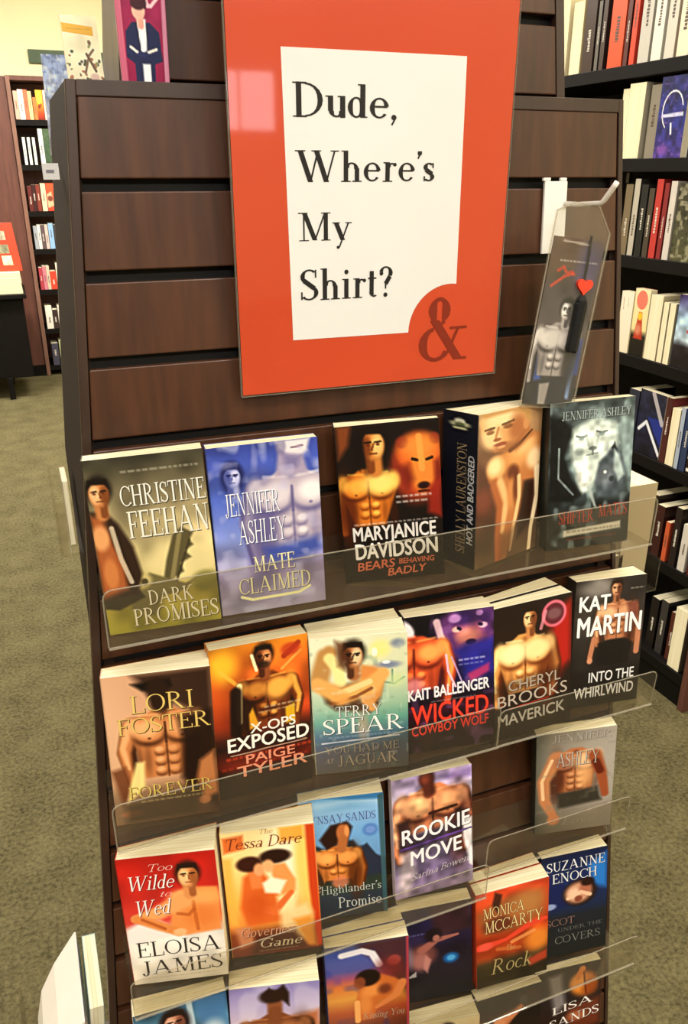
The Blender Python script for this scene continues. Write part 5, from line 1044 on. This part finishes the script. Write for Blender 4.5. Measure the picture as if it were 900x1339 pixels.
def flor(p):
    p.G((0, '#efe6c0'), (1, '#e9e2c2')); p.N(.06, 4); p.P([(.02, .1), (.86, .14), (.86, .26), (.02, .22)], '#d9a93a', soft=.01); p.small(.12, .78, .165, '#b98a2a', .02); r = np.random.RandomState(8)
    for k in range(34):
        u, v = r.rand(), .3 + .7 * r.rand(); p.B(u, v, .03 + .04 * r.rand(), .012 + .014 * r.rand(), ['#4a4a34', '#7a5a44', '#8a8a5c', '#a06a4c'][r.randint(4)], .9, .3, r.rand() * 180)
    p.L([(.5, .75), (.66, .52), (.8, .44)], .03, '#7a6044'); p.L([(.6, .5), (.8, .72)], .035, '#6d5638'); p.B(.75, .8, .12, .05, '#c9a9a0', .8)
pn = Paint(50, 110, 1.9, seed=3); flor(pn); b = MB()
FLP = lambda x, z, y: (-.2700 + x + .02 * (.064 - z), .105 + .25 * z + y, LED + .0004 + z)
pn.bake(b, lambda u, v, l: FLP(.0325 * u, .064 * (1 - v), -l)); b.prism([(0, 0), (.0325, 0), (.0325, .064), (0, .064)], lambda x, z: FLP(x, z, .0002), lambda x, z: FLP(x, z, .0035), '#f0d8a8')
o = b.build('printed_card', PRINT, fixn=False); under(o, t)
t = thing('greeting_card', 'pale blue patterned card hanging on the left side of the tower', 'card', (-.275, .25, EYE + .04))
def blu(p):
    p.G((0, '#8fa0c4'), (.4, '#b9c6e2'), (1, '#a39fae')); p.N(.25, 7); p.N(.6, 9, '#e9eef6', .6); p.N(.5, 11, '#6478a8', .66)
pn = Paint(40, 100, 2.6, seed=6); blu(pn); b = MB()
BLP = lambda x, z, y: (-.2800 + x - .03 * (.1 - z), .2790 + .09 * (z + .02) + y, EYE + .028 + z)
pn.bake(b, lambda u, v, l: BLP(.030 * u, .102 * (1 - v), -l)); b.prism([(0, 0), (.030, 0), (.030, .102), (0, .102)], lambda x, z: BLP(x, z, .0002), lambda x, z: BLP(x, z, .004), '#b0a8b0')
under(b.build('printed_card', PRINT, fixn=False), t)
t = thing('price_tag', 'small white tag on the left edge of the tower, level with the first groove', 'price tag', (-.29, .1, EYE + .0))
b = MB(); b.box(-.3035, -.2890, .085, .087, EYE + .004, EYE + .018); under(b.build('tag_card', mat('white_tag_card', '#ece8e6', .6, .3, .02, 20)), t)
b = MB(); b.box(-.3005, -.2935, .0845, .0850, EYE + .010, EYE + .0125); under(b.build('print_line', mat('grey_print_ink', '#8a8690', .6, .3, .02, 20)), t)

# ================================================================== right bookcase (runs along the aisle)
XR = 1.40
rb = thing('bookcase', 'tall black brown bookcase along the right aisle', 'bookcase', (XR + .16, 1.9, 0))
SH = [1.84, 1.59, 1.32, 1.03, .74, .44, .115]
Y0R, Y1R = .775, 3.4
b = MB(); b.box(XR + .30, XR + .32, Y0R, Y1R, .0, 1.90); under(b.build('back_panel', DARKSHELF), rb)
for z in SH:
    b = MB(); b.box(XR + .002, XR + .30, Y0R + .022, Y1R - .022, z - .036, z); under(b.build('shelf_board', DARKSHELF, bevel=.0015), rb)
b = MB(); b.box(XR, XR + .32, Y0R, Y0R + .022, 0, 1.90); under(b.build('end_panel', REDWOOD, bevel=.0015), rb)
b = MB(); b.box(XR, XR + .32, Y1R - .022, Y1R, 0, 1.90); under(b.build('end_panel', REDWOOD, bevel=.0015), rb)
b = MB(); b.box(XR + .012, XR + .03, Y0R + .022, Y1R - .022, 0, .078); under(b.build('kick_board', DARKSHELF), rb)
for z in SH[:-1]:
    b = MB(); b.box(XR + .24, XR + .255, 1.62, 1.635, z - .07, z - .037); under(b.build('shelf_bracket', mat('grey_metal', '#6a6a6c', .4, .5, .05, 30, metal=.6), bevel=.001), rb)
SHN = ['top shelf', 'second shelf', 'third shelf', 'fourth shelf', 'fifth shelf', 'sixth shelf', 'lowest shelf']
# (y of the near face, thickness, height, depth set back, spine, cover, kind, description)
#   kind 's' spine out, 'p' page edges out, 'c' near face shows a picture
RB = [
 [(1.715, .070, .215, .00, '#e9dfc0', '#d8cba4', 'p', 'pale cream block with rounded top'), (1.640, .055, .200, .00, '#d0c09a', '#b8a578', 'p', 'tan page edged book'), (1.578, .052, .215, .00, '#3c2a20', '#2a1c16', 's', 'dark brown book'),
  (1.552, .016, .185, .00, '#6a655e', '#1a1614', 's', 'thin black book with white print'), (1.525, .020, .200, .00, '#4a3a34', '#241a18', 's', 'charcoal book'), (1.440, .065, .225, .00, '#e2552c', '#b23a1e', 's', 'thick orange book'),
  (1.415, .018, .190, .00, '#5a2a24', '#3a1410', 's', 'dark red book'), (1.385, .022, .225, .00, '#d8492c', '#b83424', 's', 'scarlet book'), (1.325, .045, .245, .00, '#c9c4b8', '#a9a498', 's', 'grey white book'),
  (1.275, .040, .245, .00, '#e9e4d6', '#c9c4b8', 's', 'ivory book'), (1.225, .038, .240, .00, '#d4cfc0', '#b4af9f', 's', 'stone coloured book'), (1.170, .045, .235, .00, '#ece0c4', '#d88a4a', 's', 'cream book with orange band'), (1.110, .05, .24, 0, '#d9d4c6', '#bdb8a8', 's', 'off white book')],
 [(1.395, .030, .190, .01, '#d8cfb4', '#b4aa90', 'p', 'cream page block'), (1.315, .070, .200, .00, '#cfc6b0', '#a59c88', 'p', 'thick pale grey page block'), (1.262, .040, .190, .01, '#8f8676', '#58525a', 's', 'dim grey book'), (1.145, .108, .205, .0, '#3a3a70', '#2c3070', 'n', 'violet blue book with night sky circle')],
 [(1.315, .032, .200, .00, '#7a6a50', '#4a4436', 's', 'mottled tan book'), (1.285, .024, .215, .00, '#bdb5a5', '#2a2622', 's', 'thin white lettered book'), (1.250, .028, .200, .00, '#20211f', '#17181a', 's', 'black book'), (1.222, .022, .190, .00, '#4a4034', '#2e2822', 's', 'umber book'),
  (1.190, .026, .215, .00, '#c23a34', '#7c1c1c', 's', 'bright red book'), (1.165, .018, .205, .00, '#8a2a2c', '#5c1618', 's', 'wine red book'), (1.135, .024, .210, .00, '#d8cfc4', '#b8b0a4', 's', 'cream speckled book'), (1.050, .078, .205, .00, '#4c4a38', '#5a5a44', 'g', 'olive grey patterned face out book'), (1.015, .03, .2, 0, '#d9d6cc', '#c4c0b4', 's', 'plain white book')],
 [(1.250, .056, .185, .00, '#e9dfca', '#e4d9c2', 'w', 'white face out book with thin red lines'), (1.180, .066, .200, .00, '#e6d3a8', '#c85a4a', 'r', 'cream face out book with pink sun picture'), (1.124, .052, .190, .00, '#cfc4a0', '#b5a988', 'p', 'cream page block'), (1.098, .022, .175, .00, '#d6cbaa', '#b9ad8c', 'p', 'thin cream page block'), (1.070, .024, .175, .00, '#cabf9c', '#a49a7c', 'p', 'narrow page block'),
  (.950, .112, .205, .00, '#5a6a80', '#7f9cb8', 'k', 'blue and white face out picture book')],
 [(1.165, .046, .190, .00, '#2a2c3c', '#20222e', 's', 'slate book'), (1.050, .112, .200, .00, '#23242f', '#252a5c', 'v', 'navy face out book with white chevron'), (1.024, .022, .200, .00, '#4a2220', '#6a2422', 's', 'maroon book'), (.987, .034, .175, .00, '#dcc888', '#c9b47a', 'p', 'yellowed page block'), (.968, .016, .185, .00, '#a9b4c4', '#3a5088', 's', 'light blue book'), (.940, .024, .180, .00, '#2c3a5a', '#222c46', 's', 'ink blue book'), (.822, .114, .2, .0, '#4a3228', '#3a1c14', 't', 'dark brown book with white title band')],
 [(1.030, .040, .190, .01, '#2a1614', '#1c100e', 's', 'oxblood book'), (.985, .034, .170, .00, '#3a1a16', '#2a1210', 's', 'dark maroon book'), (.955, .018, .13, .0, '#c85a34', '#a8442a', 's', 'small orange book'), (.915, .026, .190, .0, '#241a18', '#1a1210', 's', 'soot black book'), (.875, .028, .15, .0, '#d8d0c4', '#b8b0a4', 's', 'short white book'), (.835, .028, .19, .0, '#5a2420', '#3c1814', 's', 'brick red book')],
 [(.965, .034, .18, .02, '#1c1614', '#141010', 's', 'black brown book'), (.925, .030, .19, .02, '#3a3634', '#242020', 's', 'graphite book'), (.885, .024, .17, .02, '#5a2c20', '#3a1c14', 's', 'rust brown book'), (.825, .05, .21, .0, '#a8987a', '#5c5244', 'p', 'cream topped thick book')],
]
def near_pic(kind):
    def f(p):
        if kind == 'n':
            p.G((0, '#23285c'), (.6, '#2c3070'), (1, '#4a3a86')); p.N(.35, 7); p.L([(.5 + .36 * math.cos(a), .42 + .24 * math.sin(a)) for a in np.linspace(2.2, 6.0, 14)], .018, '#d8dcf0', .9); p.P([(.12, .46), (.9, .44), (.9, .49), (.12, .5)], '#c9cde4', .9); p.L([(.5, .58), (.54, .7)], .03, '#d9dcf0'); p.B(.3, .9, .2, .06, '#8a5ab0', .8, .6); p.N(.4, 12, '#9a6ac0', .7)
        elif kind == 'g': p.G((0, '#3c3a30'), (1, '#55543c')); p.N(.7, 6, '#a9a48a', .5); p.N(.5, 9, '#26241c', .6)
        elif kind == 'r': p.G((0, '#efe2b8'), (.6, '#ecd9a0'), (.7, '#2a241c'), (1, '#1c1814')); p.B(.5, .16, .36, .14, '#e0806c', 1, .1); p.P([(.4, .34), (.6, .34), (.8, .74), (.2, .74)], '#b8402c', .95, .04); p.B(.5, .4, .14, .06, '#e8c040'); p.B(.45, .6, .2, .08, '#d89a7a', .8, .6)
        elif kind == 'w': p.G((0, '#efe6d2'), (1, '#e9dec6')); p.L([(.2, .1), (.26, .3)], .02, '#b04a3c', .8); p.L([(.6, .1), (.62, .24)], .014, '#8a8a90', .8)
        elif kind == 'k': p.G((0, '#3a2c5a'), (.3, '#a9c4dc'), (.6, '#c9dce8'), (.7, '#2a2428'), (1, '#1c181c')); p.B(.6, .48, .2, .04, '#b83a3c'); p.N(.3, 6)
        elif kind == 'v': p.G((0, '#2a2a3a'), (.5, '#22243c'), (1, '#1a1a28')); p.N(.3, 7); p.P([(.4, .4), (1, .38), (1, .8), (.7, .62)], '#2c3a8a', .9, .03); p.L([(.1, .62), (.36, .48), (.98, .92)], .05, '#d9dcea'); p.L([(.5, .02), (.95, .44)], .07, '#bdb6b8', .9)
        elif kind == 't': p.G((0, '#3a2018'), (1, '#2c1610')); p.B(.5, .3, .3, .14, '#a8603a', .8, .7); p.P([(0, .7), (1, .68), (1, .76), (0, .78)], '#e9e4dc'); p.P([(0, .92), (1, .9), (1, .95), (0, .97)], '#d9d2c8')
    return f
for k in 'ngrwkvt': ART['near_' + k] = near_pic(k)
for row, items in enumerate(RB):
    for (y, t_, h, sb, sp, cvr, kind, desc) in items:
        lab = '%s on the %s of the right bookcase' % (desc, SHN[row]); x = XR + .008 + sb; z = SH[row] + .0004; t_ -= .001
        if kind == 'p':
            book('shelf_book', lab, 'books in the right bookcase', (x + .14, y + t_, z), 180, 0, 0, .14, h, t_, t_, None, sp, cover=cvr, back=cvr)
        elif kind == 's':
            book('shelf_book', lab, 'books in the right bookcase', (x, y, z), 0, 0, 0, .14, h, t_, t_, None, sp, cover=cvr, back=cvr)
        else:
            book('shelf_book', lab, 'books in the right bookcase', (x + .001, y + t_, z), -90, 0, 0, t_, h, .024, .024, 'near_' + kind, sp, back=cvr, res=(56, 84))

# ================================================================== far left: bookcase, end panel, table
YL = 6.30
lb = thing('bookcase', 'tall reddish brown bookcase against the far left wall', 'bookcase', (.6, YL + .17, 0))
SL = [1.92, 1.61, 1.28, 1.00, .69, .38, .08]
b = MB(); b.box(-.195, -.165, YL, YL + .34, 0, 2.21); under(b.build('end_panel', mat('pale_wood_edge', '#7d5a4c', .45, .4, .15, 8, (8, 8, .8)), bevel=.002), lb)
b = MB(); b.box(1.45, 1.48, YL, YL + .34, 0, 2.21); under(b.build('end_panel', REDWOOD, bevel=.002), lb)
b = MB(); b.box(-.165, 1.45, YL + .32, YL + .34, 0, 2.21); under(b.build('back_panel', REDWOOD), lb)
b = MB(); b.box(-.165, 1.45, YL + .002, YL + .32, 2.18, 2.21); under(b.build('top_board', REDWOOD), lb)
for z in SL:
    b = MB(); b.box(-.165, 1.45, YL + .004, YL + .32, z - .04, z); under(b.build('shelf_board', DARKSHELF), lb)
SLN = ['top shelf', 'second shelf', 'third shelf', 'fourth shelf', 'fifth shelf', 'sixth shelf', 'bottom shelf']
LB = [
 [(-.155, .030, .19, '#d9a08c', 'a blush pink book'), (-.123, .036, .20, '#ece6da', 'a white book'), (-.085, .028, .20, '#d8694a', 'a coral book'), (-.055, .026, .19, '#e8c084', 'a sand book'), (-.024, .026, .15, '#c8743c', 'an ochre book'), (.052, .026, .20, '#eac0b0', 'a pale pink book'), (.082, .040, .20, '#d88a70', 'a salmon book')],
 [(-.135, .020, .19, '#d9dcd4', 'a white spined thin book'), (-.100, .020, .19, '#d0d6cc', 'a pale grey thin book'), (-.065, .020, .19, '#c4cec4', 'a mint grey thin book'), (-.018, .032, .25, '#c9d2c8', 'a white topped book'), (.110, .030, .25, '#bcc8bc', 'a pale green book')],
 [(-.148, .030, .18, '#5a2420', 'a maroon book'), (-.116, .028, .19, '#3a1c1c', 'a dark plum book'), (-.086, .028, .19, '#7a3428', 'a brick book'), (-.052, .036, .20, '#e0c4a4', 'a beige book')],
 [(-.145, .026, .17, '#9aa0a8', 'a silver grey book'), (-.117, .024, .18, '#d6d2cc', 'a chalk white book'), (-.091, .026, .18, '#5a4a4c', 'a mauve brown book'), (-.062, .024, .18, '#c8b0a8', 'a dusty rose book'), (-.034, .036, .19, '#8ab0d8', 'a sky blue book'), (.006, .028, .18, '#3a3c44', 'a slate grey book')],
 [(-.148, .026, .17, '#a83c48', 'a crimson book'), (-.120, .026, .18, '#c87884', 'a rose book'), (-.092, .024, .18, '#c8b8a0', 'a buff book'), (-.066, .045, .14, '#cf4430', 'a red book'), (-.018, .040, .20, '#e9e2c8', 'an ivory book')],
 [(-.140, .050, .18, '#e4ddd0', 'a wide white book'), (-.086, .036, .15, '#3a2c28', 'a black book'), (-.046, .040, .18, '#ded6c6', 'a grey white book'), (-.002, .05, .14, '#a83428', 'a scarlet book')],
 [(-.13, .05, .18, '#4a4858', 'a dusk violet book'), (-.07, .06, .2, '#b8c090', 'a lime green book'), (-.005, .05, .18, '#8a9058', 'a moss green book')],
]
for row, items in enumerate(LB):
    for (x, t_, h, sp, desc) in items:
        book('shelf_book', '%s on the %s of the far left bookcase' % (desc.split(' ', 1)[1], SLN[row]), 'books in the far left bookcase', (x + t_, YL + .012, SL[row] + .0004), 90, 0, 0, .15, h, t_, t_, None, sp)
def pic_fl(p): p.G((0, '#f0b840'), (.5, '#ea8a34'), (.8, '#b84424'), (1, '#7a2a1c')); p.B(.5, .3, .36, .2, '#f6c850', .9, .6); p.B(.4, .55, .2, .08, '#5a2a1a', .8); p.B(.65, .5, .14, .06, '#8a3a1c', .8)
def pic_gr(p): p.G((0, '#4a5c44'), (1, '#3a4c38')); p.N(.1, 5)
def pic_rd(p): p.G((0, '#d85a3c'), (1, '#c84a34')); p.P([(0, .4), (.3, .3), (.4, .8), (0, .9)], '#e0b090', .9, .05); p.B(.2, .55, .16, .1, '#5a2c20', .8)
ART['pic_fl'], ART['pic_gr'], ART['pic_rd'] = pic_fl, pic_gr, pic_rd
book('shelf_book', 'yellow and orange picture book facing out on the top shelf of the far left bookcase', 'books in the far left bookcase', (.003 - .002, YL + .02, 1.9204), 0, 0, 0, .048, .20, .02, .02, 'pic_fl', '#c8703c', res=(24, 60))
book('shelf_book', 'dark green book facing out on the second shelf of the far left bookcase', 'books in the far left bookcase', (.017, YL + .02, 1.6104), 0, 0, 0, .09, .25, .02, .02, 'pic_gr', '#3a4c38', res=(24, 60))
book('shelf_book', 'red picture book facing out on the third shelf of the far left bookcase', 'books in the far left bookcase', (-.012, YL + .02, 1.2804), 0, 0, 0, .12, .20, .02, .02, 'pic_rd', '#b8442c', res=(24, 60))
gp = MB(); gp.box(-1.9, -.197, YL + .02, YL + .36, 0, 2.205)
t = thing('cabinet', 'reddish brown wooden cabinet side left of the far bookcase', 'cabinet', (-1.05, YL + .19, 0)); under(gp.build('cabinet_body', REDWOOD, bevel=.003), t)
b = MB(); b.box(-1.9, -.199, YL + .012, YL + .0195, 0, .09); under(b.build('kick_board', DARKSHELF), t)
tb = thing('display_table', 'black display table in the far left, below the red poster', 'table', (-.9, 5.85, 0))
b = MB(); b.box(-1.6, -.275, 5.56, 6.16, .725, .755); under(b.build('tabletop', DARKSHELF, bevel=.003), tb)
b = MB(); b.box(-1.56, -.30, 5.60, 6.12, .16, .7245); under(b.build('table_base', DARKSHELF), tb)
for x, y in ((-.49, 5.58), (-1.5, 5.58), (-.49, 6.08), (-1.5, 6.08)):
    b = MB(); b.box(x, x + .04, y, y + .04, 0, .1599); under(b.build('leg', DARKSHELF, bevel=.002), tb)
t = thing('paper_stack', 'cream stack of boxed paper on the far left display table', 'paper', (-.5, 5.75, .755))
b = MB()
for k in range(6): b.box(-.80 + .004 * (k % 2), -.292 - .002 * (k % 3), 5.62, 5.86, .7552 + .0245 * k, .7552 + .0245 * k + .0235)
under(b.build('sheets', mat('cream_paper', '#efe2b6', .8, .2, .06, 6, (1, 1, 60))), t)
t = thing('poster', 'small red framed poster with three little pictures, on the cream stack at far left', 'poster', (-.5, 5.73, .905))
b = MB(); PZ = lambda x, z, y: (x - .03 * (z / .32), 5.70 + z * .12 + y, .9045 + z)
b.prism([(-.72, 0), (-.272, 0), (-.272, .325), (-.72, .325)], lambda x, z: PZ(x, z, 0), lambda x, z: PZ(x, z, .012)); under(b.build('board', mat('red_card', '#d83c20', .4, .4, .05, 8), bevel=.002), t)
for x0, x1, z0, z1, c in ((-.44, -.335, .21, .27, '#b8a890'), (-.44, -.33, .12, .18, '#8a8a6c'), (-.39, -.325, .04, .105, '#d8c8a0')):
    b = MB(); b.prism([(x0, z0), (x1, z0), (x1, z1), (x0, z1)], lambda x, z: PZ(x, z, -.0012), lambda x, z: PZ(x, z, -.0002)); under(b.build('picture', mat('print_' + c[1:], c, .5, .3, .5, 30)), t)
t = thing('wall_sign', 'dark green rectangular sign on the pale yellow back wall', 'sign', (.25, 6.98, 2.41))
b = MB(); b.box(.02, .62, 6.975, 6.998, 2.365, 2.462); under(b.build('sign_board', mat('dark_green_paint', '#46583c', .5, .4, .08, 10), bevel=.003), t)

# ================================================================== lamps and the shop window that the sign mirrors
for i, (lx, ly, lp) in enumerate(LAMPS):
    t = thing('ceiling_lamp', 'recessed white ceiling lamp number %s' % i, 'lamp', (lx, ly, CEIL), group='ceiling lamps')
    t['label'] = 'recessed white ceiling lamp above the shop floor'
    b = MB(); b.box(lx - .6, lx + .6, ly - .3, ly + .3, CEIL - .03, CEIL - .002); under(b.build('housing', WHITE, bevel=.002), t)
    b = MB(); b.box(lx - .55, lx + .55, ly - .25, ly + .25, CEIL - .036, CEIL - .0305); under(b.build('diffuser', mat('lamp_diffuser', '#fff0d8', .5, .2, emit=3.0)), t)
b = MB(); b.quad((2.05, -10.06, 2.02), (3.0, -10.06, 2.02), (3.0, -10.06, 2.72), (2.05, -10.06, 2.72))
wi = struct(b.build('window_1', mat('bright_daylight_pane', '#fbe9ee', .3, .5, emit=6.0), fixn=False))
b = MB()
for x0, x1, z0, z1 in ((2.05, 2.08, 2.02, 2.72), (2.97, 3.0, 2.02, 2.72), (2.08, 2.97, 2.02, 2.05), (2.08, 2.97, 2.69, 2.72), (2.51, 2.54, 2.05, 2.69)): b.box(x0, x1, -10.05, -10.0, z0, z1)
b.build('window_frame', WHITE, wi)
